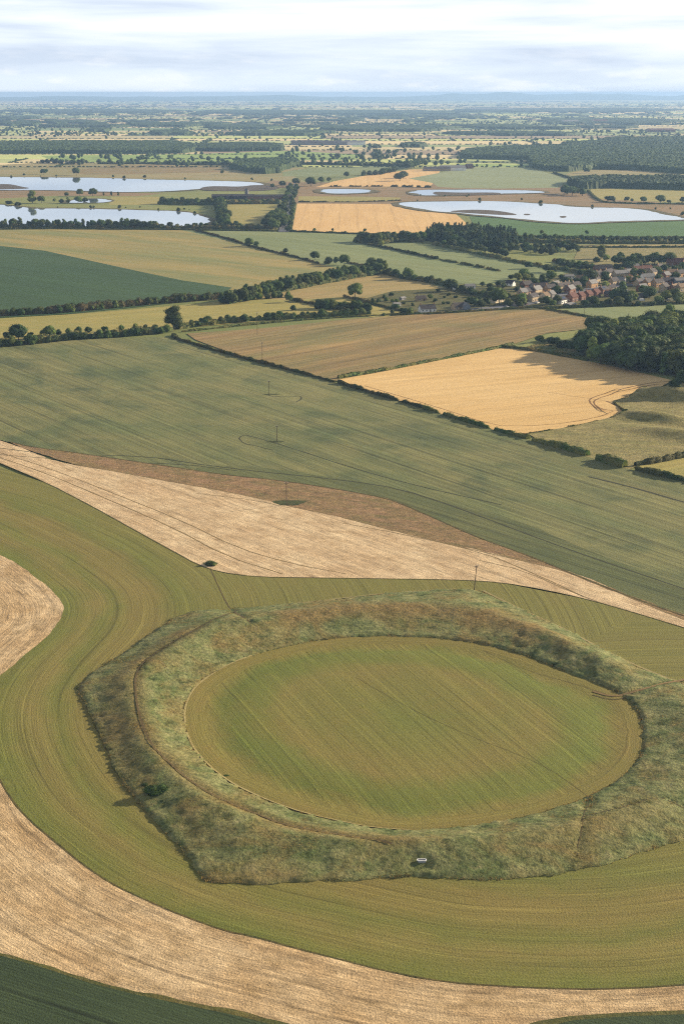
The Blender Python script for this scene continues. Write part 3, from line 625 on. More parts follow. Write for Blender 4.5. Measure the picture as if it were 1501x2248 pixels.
def crown_mesh(name, shape, n, leaf, mat, seed):
    """unit-height tree: z from 0 to 1"""
    r = np.random.default_rng(seed); lobes = []
    if shape == 'round':
        lobes = [(r.normal(0, .12), r.normal(0, .12), .58+r.normal(0, .06), .27) for _ in range(4)]
        for a in np.linspace(0, 6.28, 11)[:-1]+r.uniform(0, 1): lobes.append((.27*math.cos(a), .27*math.sin(a), r.uniform(.33, .62), r.uniform(.15, .21)))
        for a in np.linspace(0, 6.28, 6)[:-1]+r.uniform(0, 1): lobes.append((.15*math.cos(a), .15*math.sin(a), r.uniform(.7, .82), r.uniform(.13, .18)))
    elif shape == 'tall':
        for i in range(16): z = .2+.68*i/15; w = .20*math.sin(math.pi*min(1, (z+.05)))**.6; a = r.uniform(0, 6.28); lobes.append((w*.6*math.cos(a), w*.6*math.sin(a), z, r.uniform(.11, .17)))
    elif shape == 'bush':
        for i in range(13): a = r.uniform(0, 6.28); q = r.uniform(0, .36); lobes.append((q*math.cos(a), q*math.sin(a), r.uniform(.2, .72-q*.7), r.uniform(.2, .29)))
    elif shape == 'cone':
        for i in range(12): z = .1+.85*i/11; w = .24*(1-z)+.02; a = r.uniform(0, 6.28); lobes.append((w*.4*math.cos(a), w*.4*math.sin(a), z, w*.8+.025))
    lobes = np.array(lobes); parts = []
    for (x, y, z, rr) in lobes:
        V, Fc = ICO2 if shape != 'cone' else ICO1
        Vd = V*(rr*(.78+.16*r.random((len(V), 1)))); Vd = Vd+np.array([x, y, z]); Vd[:, 2] = np.maximum(Vd[:, 2], .015); parts.append((Vd, Fc))
    w = lobes[:, 3]**2; k = r.choice(len(lobes), n*2, p=w/w.sum()); D = rnd_dir(n*2, r); D[:, 2] = D[:, 2]*.9+.1
    Pn = lobes[k, :3]+D*(lobes[k, 3]*r.uniform(.86, 1.14, n*2))[:, None]
    dd = np.linalg.norm(Pn[:, None]-lobes[None, :, :3], axis=2)/lobes[None, :, 3]; ok = (dd.min(1) > .8) & (Pn[:, 2] > .03)
    Pn, D = Pn[ok][:n], D[ok][:n]; V, q = cards(Pn, D, leaf, r); parts.append((V, quads_to_tris(q)))
    V, Fc = merge(parts); return mesh_np(name, V, Fc, mat)
def trunk_mesh(name, top, rad, seed, limbs=5, spread=.16):
    r = np.random.default_rng(seed); parts = []
    def tube(P, R, k=7):
        P = np.array(P, float); V = []
        for p, q in zip(P, R):
            a = np.linspace(0, 2*math.pi, k, endpoint=False); V.append(np.column_stack([p[0]+q*np.cos(a), p[1]+q*np.sin(a), np.full(k, p[2])]))
        V = np.vstack(V); f = [(i*k+j, i*k+(j+1) % k, (i+1)*k+(j+1) % k) for i in range(len(P)-1) for j in range(k)]+[(i*k+j, (i+1)*k+(j+1) % k, (i+1)*k+j) for i in range(len(P)-1) for j in range(k)]
        parts.append((V, np.array(f)))
    tube([(0, 0, 0), (0, 0, top*.25), (.01, 0, top*.7), (.01, .01, top)], [rad*1.5, rad, rad*.8, rad*.35])
    for i in range(limbs):
        a = i*6.28/limbs+r.uniform(0, .8); z = top*r.uniform(.35, .65); L_ = spread*r.uniform(.8, 1.3)
        tube([(0, 0, z), (L_*.5*math.cos(a), L_*.5*math.sin(a), z+.1), (L_*math.cos(a), L_*math.sin(a), z+.22)], [rad*.5, rad*.33, rad*.12], 5)
    V, Fc = merge(parts); return mesh_np(name, V, Fc, m_bark)
CR = {'round': [crown_mesh('crown', 'round', 1500, .020, m, 10+i) for i, m in enumerate((m_leafA, m_leafB, m_leafA, m_leafB))],
      'light': [crown_mesh('crown', 'round', 1500, .020, m_leafC, 30+i) for i in range(2)],
      'tall': [crown_mesh('crown', 'tall', 1400, .018, m, 20+i) for i, m in enumerate((m_leafA, m_leafB, m_leafC))],
      'bush': [crown_mesh('crown', 'bush', 1100, .032, m, 40+i) for i, m in enumerate((m_leafB, m_leafA, m_leafB, m_leafA))],
      'cone': [crown_mesh('crown', 'cone', 900, .020, m_conif, 50+i) for i in range(3)]}
TK = {'round': trunk_mesh('trunk', .6, .022, 1), 'light': trunk_mesh('trunk', .6, .02, 2), 'tall': trunk_mesh('trunk', .8, .016, 3, 6, .1),
      'bush': trunk_mesh('trunk', .45, .02, 4, 5, .2), 'cone': trunk_mesh('trunk', .9, .014, 5, 4, .04)}
NAMES = {'round': ('broadleaf_tree', 'tree'), 'light': ('broadleaf_tree', 'tree'), 'tall': ('broadleaf_tree', 'tree'), 'bush': ('hedgerow_tree', 'bushy tree'), 'cone': ('conifer_tree', 'conifer')}
NT = 0
def tree_at(x, y, h, kind, label, group=None, wid=1.0, name=None, cat=None, var=None):
    global NT; NT += 1
    nm, ct = NAMES[kind]; ct = cat or ct
    o = bpy.data.objects.new(name or nm, None); COL.objects.link(o); o.empty_display_size = .5
    z = float(terrain(np.array([x]), np.array([y]))[0]); o.location = (x, y, z); o.rotation_euler = (0, 0, random.uniform(0, 6.28))
    o.scale = (h*wid*random.uniform(.9, 1.1), h*wid*random.uniform(.9, 1.1), h)
    tag(o, label, ct, group)
    link('crown', CR[kind][var if var is not None else random.randrange(len(CR[kind]))], o); link('trunk', TK[kind], o)
    return o
def tree(px, py, hpx, kind, label, group=None, **k):
    x, y = G(px, py); z = y*CP+HGT*SP; return tree_at(x, y, hpx*z/F, kind, label, group, **k)
def belt(P, step, h0, h1, kind, label, group, rows=1, rg=6, wid=1.0, jit=.35, name=None, world=False, cat=None):
    C = densify(np.array(GP(P)), 1.0, False); al = np.concatenate([[0], np.cumsum(np.hypot(*np.diff(C, axis=0).T))]); n = 0
    T = np.gradient(C, axis=0); T /= np.hypot(T[:, 0], T[:, 1])[:, None]
    for r_ in range(rows):
        s = random.uniform(0, step)
        while s < al[-1]:
            i = int(np.searchsorted(al, s)); i = min(i, len(C)-1)
            o_ = (r_-(rows-1)/2)*rg+random.uniform(-jit, jit)*step*.6
            kd = random.choice(kind) if isinstance(kind, (list, tuple)) else kind
            tree_at(C[i, 0]-T[i, 1]*o_, C[i, 1]+T[i, 0]*o_, random.uniform(h0, h1), kd, label, group, wid=wid, name=name, cat=cat)
            s += step*random.uniform(1-jit, 1+jit); n += 1
    return n
def fill(P, step, h0, h1, kind, label, group, wid=1.0, name=None, cat=None):
    B = np.array(GP(P)); x0, y0 = B.min(0); x1, y1 = B.max(0); n = 0; row = 0; y = y0
    while y < y1:
        x = x0+(row % 2)*step/2
        while x < x1:
            a, b = x+random.uniform(-.3, .3)*step, y+random.uniform(-.3, .3)*step
            if inside(np.array([a]), np.array([b]), B)[0]:
                tree_at(a, b, random.uniform(h0, h1), random.choice(kind), label, group, wid=wid, name=name, cat=cat); n += 1
            x += step
        y += step*.87; row += 1
    return n

def hedge(P, h, w, label, dens=10, leaf=.33, gaps=0., world=False, seed=1, sm=1, group=None):
    r = np.random.default_rng(seed); C = np.array(P if world else GP(P), float)
    if sm: C = smooth(C, sm, False)
    C = densify(C, 1.5, False); n = len(C); T = np.gradient(C, axis=0); T /= np.hypot(T[:, 0], T[:, 1])[:, None]; Nn = np.column_stack([-T[:, 1], T[:, 0]])
    al = np.arange(n)*1.5
    hv = h*(.75+.55*vnoise(al/9., al*0, seed)*1.0+.25*(vnoise(al/2.5, al*0+3, seed)-.5)*2)
    if gaps: hv = hv*np.clip((vnoise(al/7., al*0+9, seed)+vnoise(al/3., al*0+19, seed)*.4-gaps)*6, .12, 1)
    wv = w*(.8+.4*vnoise(al/5., al*0+5, seed))*np.clip(hv/h, .5, 1.2)
    prof = [(-.5, 0), (-.46, .55), (-.28, .92), (.28, .92), (.46, .55), (.5, 0)]; V = []
    zt = terrain(C[:, 0], C[:, 1])
    for (a, b) in prof:
        j = r.uniform(-.1, .1, n)
        V.append(np.column_stack([C+Nn*((a*.85+j*.5)*wv)[:, None], zt+hv*(b*.9+j*b)]))
    V = np.vstack(V); i = np.arange(n-1); q = np.vstack([np.column_stack([k*n+i, k*n+i+1, (k+1)*n+i+1, (k+1)*n+i]) for k in range(5)])
    m = int(n*1.5*dens); s = r.integers(0, n-1, m); u = r.uniform(0, 1, m); th = r.uniform(-.1, math.pi+.1, m)
    base = C[s]*(1-u)[:, None]+C[s+1]*u[:, None]; hh = hv[s]; ww = wv[s]*.5
    off = np.cos(th)*ww; zz = np.clip(np.sin(th), 0, 1)*hh*.95
    Pn = np.column_stack([base+Nn[s]*off[:, None], zt[s]+np.maximum(zz, .05)]); Dn = np.column_stack([Nn[s]*np.cos(th)[:, None], np.sin(th)])
    Vc, qc = cards(Pn, Dn, leaf*np.clip(hh/h, .4, 1.2), r)
    V, Fc = merge([(V, quads_to_tris(q)), (Vc, quads_to_tris(qc))])
    o = link('hedge', mesh_np('hedge', V, Fc, m_hedge)); tag(o, label, 'hedge', group); return o

def canopy(name, P, H, cell, s, label, cat='wood', world=False, kind='stuff', seed=1, mat=None, sm=0):
    """closed wood seen from afar: one lumpy canopy with a dome per tree, steep edges"""
    B = np.array(P if world else GP(P), float)
    if sm: B = smooth(B, sm)
    x0, y0 = B.min(0)-cell*2; x1, y1 = B.max(0)+cell*2; xs = np.arange(x0, x1, cell); ys = np.arange(y0, y1, cell)
    X, Y = np.meshgrid(xs, ys); X = X+RNG.uniform(-.3, .3, X.shape)*cell; Y = Y+RNG.uniform(-.3, .3, Y.shape)*cell
    wob = (fbm(X/40, Y/40, 3, seed)-.45)*26*min(1, s/9)
    ins = inside((X+wob).ravel(), (Y+wob*.6).ravel(), B).reshape(X.shape)
    gx, gy = np.floor(X/s), np.floor(Y/s); best = np.zeros(X.shape)
    for a in (-1, 0, 1):
        for b in (-1, 0, 1):
            cx = (gx+a+.2+.6*_hash(gx+a, gy+b, seed))*s; cy = (gy+b+.2+.6*_hash(gx+a, gy+b, seed+9))*s
            hh = .62+.38*_hash(gx+a, gy+b, seed+5); d2 = ((X-cx)**2+(Y-cy)**2)/(s*.72)**2
            best = np.maximum(best, hh*np.sqrt(np.clip(1-d2*.75, 0, 1)))
    Z = H*(best*.62+.36)*(.85+.3*fbm(X/60, Y/60, 2, seed+3))+RNG.uniform(-.05, .05, X.shape)*H
    Z = np.where(ins, Z, -1.0)
    ny, nx = X.shape; idx = np.arange(ny*nx).reshape(ny, nx)
    q = np.stack([idx[:-1, :-1], idx[:-1, 1:], idx[1:, 1:], idx[1:, :-1]], -1).reshape(-1, 4)
    k = ins.ravel()[q].any(1); q = q[k]; used = np.unique(q); rem = np.full(ny*nx, -1); rem[used] = np.arange(len(used))
    V = np.column_stack([X.ravel(), Y.ravel(), Z.ravel()])[used]; q = rem[q]
    o = link(name, mesh_np(name, V, q, mat or m_far)); tag(o, label, cat, None, kind); return o

def clumps(name, Pn, R, Hh, mat, label, cat, seed=1, lowpoly=True):
    """many far trees as one mesh: a jagged clump per tree"""
    r = np.random.default_rng(seed); V0, F0 = ICO1; n = len(Pn); m = len(V0)
    V0 = V0.copy(); jit = r.uniform(.62, 1.15, (n, m, 1))
    V = V0[None]*jit; V = V*np.stack([R, R*.9, Hh*.5], 1)[:, None]; V[:, :, 2] += (Hh*.5)[:, None]
    V += np.column_stack([Pn, np.zeros(n)])[:, None]
    Fc = (F0[None]+(np.arange(n)*m)[:, None, None]).reshape(-1, 3)
    o = link(name, mesh_np(name, V.reshape(-1, 3), Fc, mat)); tag(o, label, cat, None, 'stuff'); return o

# --- far woods
canopy('woodland', [(-60,336),(0,338),(130,337),(260,338),(400,337),(430,333),(430,322),(380,316),(250,315),(100,316),(0,318),(-60,320)], 15, 4, 9, 'long dark wood behind the bright green field on the left, seen as one mass', seed=2)
canopy('woodland', [(432,332),(500,333),(620,331),(618,322),(540,318),(430,322)], 14, 4, 9, 'dark wood at the end of the bright green field, right of the long wood', seed=3)
canopy('woodland', [(1003,347),(1060,350),(1160,352),(1165,368),(1200,374),(1245,377),(1300,372),(1400,374),(1501,382),(1560,380),(1560,318),(1501,322),(1300,326),(1230,324),(1100,328),(1020,334)], 15, 4, 9, 'big dark wood spreading behind the fields on the right', seed=4)
canopy('woodland', [(1245,408),(1280,416),(1330,413),(1501,417),(1560,418),(1560,396),(1501,396),(1300,398),(1250,400)], 15, 3.5, 8, 'narrow dark wood right of the grey green field', seed=5)
canopy('woodland', [(508,372),(540,377),(580,382),(612,380),(625,372),(655,364),(650,356),(560,357),(520,360)], 15, 3, 9, 'rounded grove between the upper lake and the bright green field', seed=6)
canopy('woodland', [(1240,326),(1501,320),(1560,318),(1560,306),(1501,306),(1330,308),(1310,316),(1230,320)], 17, 5, 10, 'ragged wood rising behind the big dark wood on the right', seed=7)
fw = [(280,279,440,272), (95,272,215,266), (0,277,90,270), (195,290,240,284), (880,324,935,318), (450,284,620,277), (700,288,980,280), (1180,272,1501,262), (1020,283,1180,276), (0,248,400,241), (430,252,1000,243), (1000,246,1501,238), (0,262,90,257), (740,264,800,260), (810,262,900,257)]
fwr = random.Random(3)
for _ in range(26):
    yq = fwr.choice([fwr.uniform(226, 262), fwr.uniform(262, 300)]); xq = fwr.uniform(-40, 1380); wq = fwr.uniform(50, 240); fw.append((xq, yq, xq+wq, yq-fwr.uniform(2, 5)*(yq-205)/60))
for i, (a, b, c_, d_) in enumerate(fw):
    m_ = (a+c_)/2; canopy('woodland', [(a, (b+d_)/2), (a*.75+c_*.25, b), (m_, b-.5), (a*.2+c_*.8, b), (c_, (b+d_)/2), (a*.3+c_*.7, d_), (a*.6+c_*.4, d_+1), (a*.9+c_*.1, d_)], 14, 9 if d_ > 262 else 16 if d_ > 240 else 40, 16 if d_ > 262 else 26 if d_ > 240 else 60,
       'hazy dark wood number %d' % i if False else ('hazy wood on the far plain, ' + ('left' if m_ < 500 else 'middle' if m_ < 1000 else 'right') + (' just under the blue horizon' if d_ < 235 else ' short of the blue distance' if d_ < 255 else ' beyond the green fields')), seed=20+i)

# --- far hedges and trees of the plain, one mass each
P_, R_, H_ = [], [], []
for (a, b) in EDGE:
    a, b = np.array(a), np.array(b); dist = a[1]
    if dist > 30000: continue
    L_ = np.hypot(*(b-a)); horiz = abs(b[1]-a[1]) < abs(b[0]-a[0])
    if random.random() < .12: continue
    far = dist/4000.; stp = 9*max(1, far)**1.25; n = int(L_/stp)
    dn = random.uniform(.15, 1.0)
    if n < 1: continue
    t = (np.arange(n)+RNG.uniform(0, 1, n))/n; big = RNG.uniform(0, 1, n) < .16*dn*min(4, far**.9)
    if dist > 12000: keep = RNG.uniform(0, 1, n) < .75; t = t[keep]; big = big[keep]; n = len(t)
    hh = np.where(big, RNG.uniform(8, 15, n), RNG.uniform(2.4, 4.6, n)); rr = np.where(big, hh*RNG.uniform(.4, .6, n), stp*.55*np.ones(n))
    rr = np.where(~big & (dist > 9000), np.minimum(rr, 20), rr)
    P_.append(a+(b-a)*t[:, None]+RNG.normal(0, 1.5, (n, 2))); R_.append(rr); H_.append(hh)
P_, R_, H_ = np.vstack(P_), np.concatenate(R_), np.concatenate(H_)
k = (np.abs(P_[:, 0]) < P_[:, 1]*.27+60); P_, R_, H_ = P_[k], R_[k], H_[k]
clumps('far_hedgerows', P_, R_, H_, m_far, 'hedgerows and hedge trees of the far plain, fading into blue haze', 'hedgerows', seed=5)
# scattered field trees and copses on the plain
n = 1500; yy = 3500*np.exp(RNG.uniform(0, 1.9, n)); xx = RNG.uniform(-.27, .27, n)*yy; cl = fbm(xx/700, yy/900, 3, 12); k = cl > .47; yy, xx = yy[k], xx[k]
rep = 3; xx = (xx[:, None]+RNG.normal(0, 45, (len(xx), rep))).ravel(); yy = (yy[:, None]+RNG.normal(0, 16, (len(yy), rep))).ravel()
hh = RNG.uniform(8, 16, len(xx)); clumps('far_trees', np.column_stack([xx, yy]), hh*.52, hh, m_far, 'small trees scattered thickly over the far plain', 'trees', seed=6)
n = 3000; yy = 7500*np.exp(RNG.uniform(0, 1.4, n)); xx = RNG.uniform(-.27, .27, n)*yy; cl = fbm(xx/1500, yy/1500, 3, 22); k = cl > .45; yy, xx = yy[k], xx[k]
hh = RNG.uniform(8, 15, len(xx)); clumps('distant_woods', np.column_stack([xx, yy]), RNG.uniform(15, 60, len(xx)), hh, m_far, 'low woods melting into the blue distance under the horizon', 'woods', seed=7)
print('far clumps', len(P_))

# --- mid-distance belts and single trees
T = 0
T += belt([(-60,700),(0,694),(150,686),(300,671),(420,661),(495,655)], 6.2, 5.5, 8.5, 'bush', 'dense dark bushy tree in the belt below the dark green field', 'trees of the belt below the dark green field', wid=.95)
T += belt([(495,668),(560,652),(600,642),(700,622),(780,607),(842,598)], 8, 9.5, 12.5, ['round', 'round', 'tall'], 'full green tree in the thick curving shelter belt', 'trees of the thick curving shelter belt', rows=2, rg=8)
T += belt([(520,665),(560,658),(640,652)], 6, 5, 8, 'bush', 'low bushy tree at the foot of the curving shelter belt', 'bushes at the foot of the shelter belt')
T += belt([(-60,768),(0,762),(60,757),(150,748),(250,741),(350,733),(376,728)], 6, 5, 8.5, 'bush', 'bushy dark tree in the hedge above the big green wheat field', 'bushy trees above the green wheat field', rows=1, wid=1.0)
T += belt([(-60,750),(0,744),(100,738),(230,728),(370,720)], 9, 4, 7, 'bush', 'low bush at the back of the hedge above the green wheat field', 'low bushes above the green wheat field')
T += belt([(392,722),(450,714),(560,704),(640,699),(700,695),(810,690)], 6.3, 4.5, 8, 'bush', 'bushy tree along the lane above the tan crop', 'bushy trees along the lane above the tan crop')
T += belt([(690,678),(760,678),(812,684)], 7, 7, 10, 'bush', 'bushy tree beside the small three cornered meadow', 'bushes round the three cornered meadow', rows=2)
T += belt([(842,600),(880,612),(960,622),(1040,648),(1080,655)], 8, 4, 8, 'bush', 'bushy hedge tree between the straw meadow and the pale green crop', 'hedge trees above the straw meadow')
for (px, py, h, kd, w, lb) in [
    (382,724,53,'tall',1.5,'tall pale leaved tree standing alone above the hedge corner of the wheat field'),
    (42,748,40,'round',1.1,'broad round oak at the left edge above the wheat field'),
    (110,742,30,'round',1.2,'wide low tree right of the broad oak at the left edge'),
    (547,541,21,'round',1.1,'larger of the two round trees on the hedge below the lake belt'),
    (563,543,15,'round',1.1,'smaller of the two round trees on the hedge below the lake belt'),
    (627,557,13,'round',1.1,'small round tree on the long hedge between two trees pairs'),
    (692,571,21,'round',1.1,'round tree left of the clump on the long hedge'),
    (722,580,19,'bush',1.2,'low left tree of the clump on the long hedge'),
    (738,581,18,'round',1.0,'middle tree of the clump on the long hedge'),
    (756,583,27,'round',1.1,'tallest tree of the clump on the long hedge'),
    (815,587,23,'round',1.2,'left half of the wide tree pair above the shelter belt'),
    (832,588,22,'round',1.2,'right half of the wide tree pair above the shelter belt'),
    (867,608,19,'round',1.0,'dark tree just right of the end of the shelter belt'),
    (895,613,27,'round',1.1,'large rounded tree above the left end of the straw meadow'),
    (779,654,35,'light',1.05,'pale lone tree in the straw meadow beside the clipped hedge'),
    (635,664,20,'round',1.0,'round dark tree at the tip of the bushes below the shelter belt'),
    (643,682,14,'bush',1.0,'bush on the hedge crossing the yellowed meadow'),
    (501,706,17,'round',1.0,'round tree rising from the lane hedge above the tan crop'),
    (990,640,30,'round',1.2,'big round tree on the hedge right of the straw meadow'),
    (1015,644,20,'round',1.0,'smaller round tree right of the big one beside the straw meadow'),
    (1095,668,38,'light',1.1,'pale green tree at the left end of the village'),
    (837,541,15,'light',1.0,'pale small tree on the hedge left of the conifer wood'),
    (1323,538,22,'tall',1.4,'tall pale poplar like tree above the village'),
    (1318,568,30,'tall',1.4,'tall loose tree above the village church side'),
    (1188,516,12,'round',1.0,'small round tree on the upper hedge, left one'),
    (1287,516,12,'round',1.0,'small round tree on the upper hedge, right one'),
    (690,509,9,'round',1.0,'small tree at the foot of the pale wheat field, left of three'),
    (730,509,9,'round',.8,'small tree at the foot of the pale wheat field, middle of three'),
    (800,510,9,'round',.9,'small tree at the foot of the pale wheat field, right of three'),
    (96,383,13,'round',1.2,'dark round tree on the far bank of the upper lake, left one'),
    (168,385,19,'round',1.1,'larger round tree on the far bank of the upper lake'),
    (488,383,10,'round',1.1,'small tree on the bank below the rounded grove'),
    (760,390,14,'round',1.1,'round tree beside the pale wheat strip above the small pond'),
    (877,397,19,'round',1.6,'wide dark tree in the upper gold field'),
    (885,392,17,'round',1.5,'second dark tree in the upper gold field'),
    (1340,444,15,'round',1.5,'wide spreading tree above the right lake, leftmost'),
    (1374,443,12,'round',1.0,'small round tree above the right lake'),
    (1386,444,9,'round',1.0,'smallest round tree above the right lake'),
    (1411,445,15,'round',1.2,'spreading tree above the right lake, third'),
    (1448,447,21,'round',1.3,'biggest spreading tree above the right lake'),
    (1468,447,9,'round',1.0,'little tree right of the biggest above the lake'),
    (1497,446,15,'round',1.1,'tree at the right edge above the lake'),
    (1287,380,13,'round',1.3,'single oak between the two dark woods'),
    (1160,590,17,'round',1.3,'round tree in the green paddock, left'),
    (1200,598,20,'round',1.2,'pale tree in the green paddock, middle'),
    (1214,600,16,'round',1.1,'dark tree in the green paddock, right'),
    (522,338,8,'round',1.2,'small round tree in the bright green field'),
    (820,348,6,'round',1.2,'small dark tree on the far gold strip')]:
    tree(px, py, h, kd, lb, wid=w)
# lake side
LT = dict(name='lakeside_tree', cat='lakeside tree')
T += belt([(-60,500),(0,500),(150,501),(300,502),(350,502)], 9.5, 9, 14, ['round', 'tall'], 'leafy tree in the row along the near shore of the lower left lake', 'trees along the near shore of the left lake', rows=2, rg=9, **LT)
T += belt([(350,502),(440,500),(520,500),(600,502)], 9, 6, 10, ['bush', 'round'], 'low bushy tree in the row right of the lower left lake', 'low trees right of the lower left lake', rows=1, **LT)
T += belt([(482,446),(487,470),(492,497)], 14, 9, 13, 'round', 'tree at the right end of the lower left lake', 'trees at the right end of the left lake', rows=2, **LT)
T += belt([(350,447),(420,450),(484,449)], 10, 9, 13, 'round', 'dark tree in the row behind the lower left lake', 'tree row behind the lower left lake', rows=2, **LT)
T += belt([(492,447),(560,447),(612,446)], 9, 7, 9, 'bush', 'dark shrub tree screening the farm sheds', 'trees screening the farm sheds', rows=2, rg=7, **LT)
T += fill([(575,500),(600,478),(625,470),(628,502),(600,506)], 11, 11, 15, ['round'], 'big rounded tree in the clump left of the straight road', 'clump of trees left of the straight road', **LT)
T += belt([(634,508),(640,470),(646,430),(651,410)], 15, 5, 9, ['bush'], 'roadside tree right of the straight road', 'trees right of the straight road', **LT)
T += belt([(612,490),(622,455),(634,425),(640,410)], 14, 6, 11, ['bush', 'round'], 'roadside tree left of the straight road', 'trees left of the straight road', **LT)
for (px, py, h, kd, w) in [(72,446,28,'tall',1.4), (92,446,18,'round',1.1), (120,444,9,'light',1), (136,446,11,'bush',1), (150,446,13,'tall',1.2), (172,446,16,'round',1.3), (147,432,11,'round',1), (176,430,17,'round',1.1), (204,431,19,'round',1.1), (188,444,12,'bush',1.2),
    (20,448,10,'bush',1.6), (40,452,10,'bush',1.6), (228,430,9,'tall',1), (245,430,10,'tall',1), (260,430,9,'tall',1), (598,414,12,'round',1.1), (620,410,14,'round',1.3), (650,406,16,'round',1.3), (683,409,22,'round',1.2), (705,403,16,'round',1.1), (722,400,12,'round',1)]:
    tree(px, py, h, kd, 'shore tree standing between the lakes on the left', 'scattered trees between the left lakes', wid=w, **LT)
LT['jit'] = .95
T += belt([(-20,387.3),(200,388),(340,392),(500,396),(575,399)], 75, 2, 7, 'bush', 'low shrub on the far shore of the upper left lake', 'shrubs on the far shore of the upper left lake', **LT)
T += belt([(100,455),(250,456),(400,461),(455,470)], 30, 2, 9, 'bush', 'shrub on the far shore of the lower left lake', 'shrubs on the far shore of the lower left lake', **LT)
T += belt([(900,441.5),(1100,440),(1260,451),(1400,455),(1490,473)], 60, 2, 7, 'bush', 'low shrub on the far shore of the right lake', 'shrubs on the far shore of the right lake', **LT)
T += belt([(910,430),(1000,431),(1100,430)], 40, 2.5, 5, 'bush', 'low shrub between the two right lakes', 'shrubs between the right lakes', **LT)
LT.pop('jit', None)
# tree line below the bright green field
T += belt([(95,358),(170,361)], 17, 10, 15, 'bush', 'dark tree clump left of the bright green field', 'trees left of the bright green field', name='field_edge_tree', cat='field edge tree', rows=2)
T += belt([(215,359),(333,359)], 22, 9, 14, 'bush', 'dark tree on the line below the bright green field', 'tree line below the bright green field', name='field_edge_tree', cat='field edge tree')
T += belt([(338,361),(430,362),(510,363)], 15, 11, 15, 'bush', 'dark tree on the line below the bright green field', 'tree line below the bright green field', name='field_edge_tree', cat='field edge tree')
T += belt([(655,361),(760,363),(870,364),(890,364)], 13, 9, 14, 'bush', 'dark tree on the line below the bright green field', 'tree line below the bright green field', name='field_edge_tree', cat='field edge tree')
T += belt([(892,372),(912,366),(930,362)], 16, 15, 20, 'round', 'tall dark tree beside the far barns', 'tall trees beside the far barns', name='field_edge_tree', cat='field edge tree', rows=2)
T += belt([(788,386),(830,384),(868,376)], 17, 9, 14, 'bush', 'dark tree above the upper gold field', 'trees above the upper gold field', name='field_edge_tree', cat='field edge tree', rows=2)
T += belt([(1235,425),(1260,430),(1300,430)], 17, 12, 18, 'round', 'big tree at the left end of the narrow dark wood', 'big trees at the end of the narrow wood', name='field_edge_tree', cat='field edge tree', rows=2)
# conifer wood and trees round it
T += fill([(938,530),(935,520),(960,508),(1050,512),(1130,522),(1138,545),(1100,548),(1050,545),(980,537)], 9.5, 12, 16, ['cone', 'cone', 'cone', 'bush'], 'slim dark conifer packed in the plantation above the pale green crop', 'conifers of the plantation', name='plantation_tree', cat='plantation tree', wid=1.15)
T += belt([(782,530),(830,536),(870,528),(925,531)], 11, 9, 14, 'round', 'round tree left of the conifer plantation', 'trees left of the conifer plantation', name='field_edge_tree', cat='field edge tree', rows=2)
T += belt([(965,540),(1020,548),(1060,555),(1110,566)], 12, 8, 12, 'round', 'rounded tree along the front of the conifer plantation', 'trees in front of the conifer plantation', name='field_edge_tree', cat='field edge tree')
T += belt([(1140,545),(1180,550),(1240,556)], 9, 6, 11, ['bush', 'round'], 'scrubby tree in the thicket right of the plantation', 'scrub right of the conifer plantation', rows=3, rg=26, name='thicket_tree', cat='thicket tree')
T += belt([(1150,525),(1240,528),(1330,532),(1420,532),(1560,532)], 9, 5, 10, 'bush', 'bushy tree on the hedge below the green root crop', 'hedge trees below the green root crop', rows=2, rg=12, name='thicket_tree', cat='thicket tree')
T += belt([(1225,582),(1260,590),(1300,592)], 9, 6, 11, ['bush', 'round'], 'leafy tree at the upper edge of the village', 'trees at the upper edge of the village', rows=2, name='village_tree', cat='village tree')
T += belt([(1345,580),(1390,584),(1430,580),(1468,582)], 9, 9, 15, 'round', 'dark round tree behind the village roofs', 'dark trees behind the village roofs', rows=2, name='village_tree', cat='village tree')
# village gardens
VT = [(1122,612,14),(1135,618,22),(1150,614,28),(1165,616,18),(1190,620,24),(1208,618,28),(1105,632,14),(1098,648,20),(1115,654,14),(1060,652,20),(1078,650,26),(1050,660,14),(1130,668,26),(1144,668,28),(1118,672,22),(1068,672,22),(1212,674,18),(1198,672,26),(1222,668,24),
 (1300,672,28),(1285,674,18),(1268,640,18),(1292,622,36),(1280,628,28),(1330,616,16),(1350,662,34),(1370,668,40),(1385,664,30),(1356,672,26),(1425,655,34),(1412,648,26),(1445,668,22),(1460,664,30),(1478,662,34),(1492,666,32),(1432,672,16),(1400,672,14),
 (1370,584,18),(1352,590,14),(1440,604,24),(1455,598,20),(1432,596,16),(1463,590,14),(1478,592,14),(1486,606,12),(1497,590,18),(1398,600,10),(1230,612,12),(1262,618,14),(1318,672,14),(1335,668,16),(1310,576,16),(1330,574,18),(1040,630,10),(1058,628,12),(1075,634,16),(1092,628,14)]
VT += [(random.randint(1110, 1500), 0, random.randint(12, 24)) for _ in range(46)]
VT = [(x, y or 690-(x-1100)*.16-random.uniform(8, 62), h) for x, y, h in VT]
for (px, py, h) in VT: tree(px, py, h*.92, random.choice(['round', 'round', 'bush', 'light']) if h > 16 else 'bush', 'green garden tree growing among the village houses', 'garden trees of the village', name='village_tree', cat='village tree', wid=1.15)
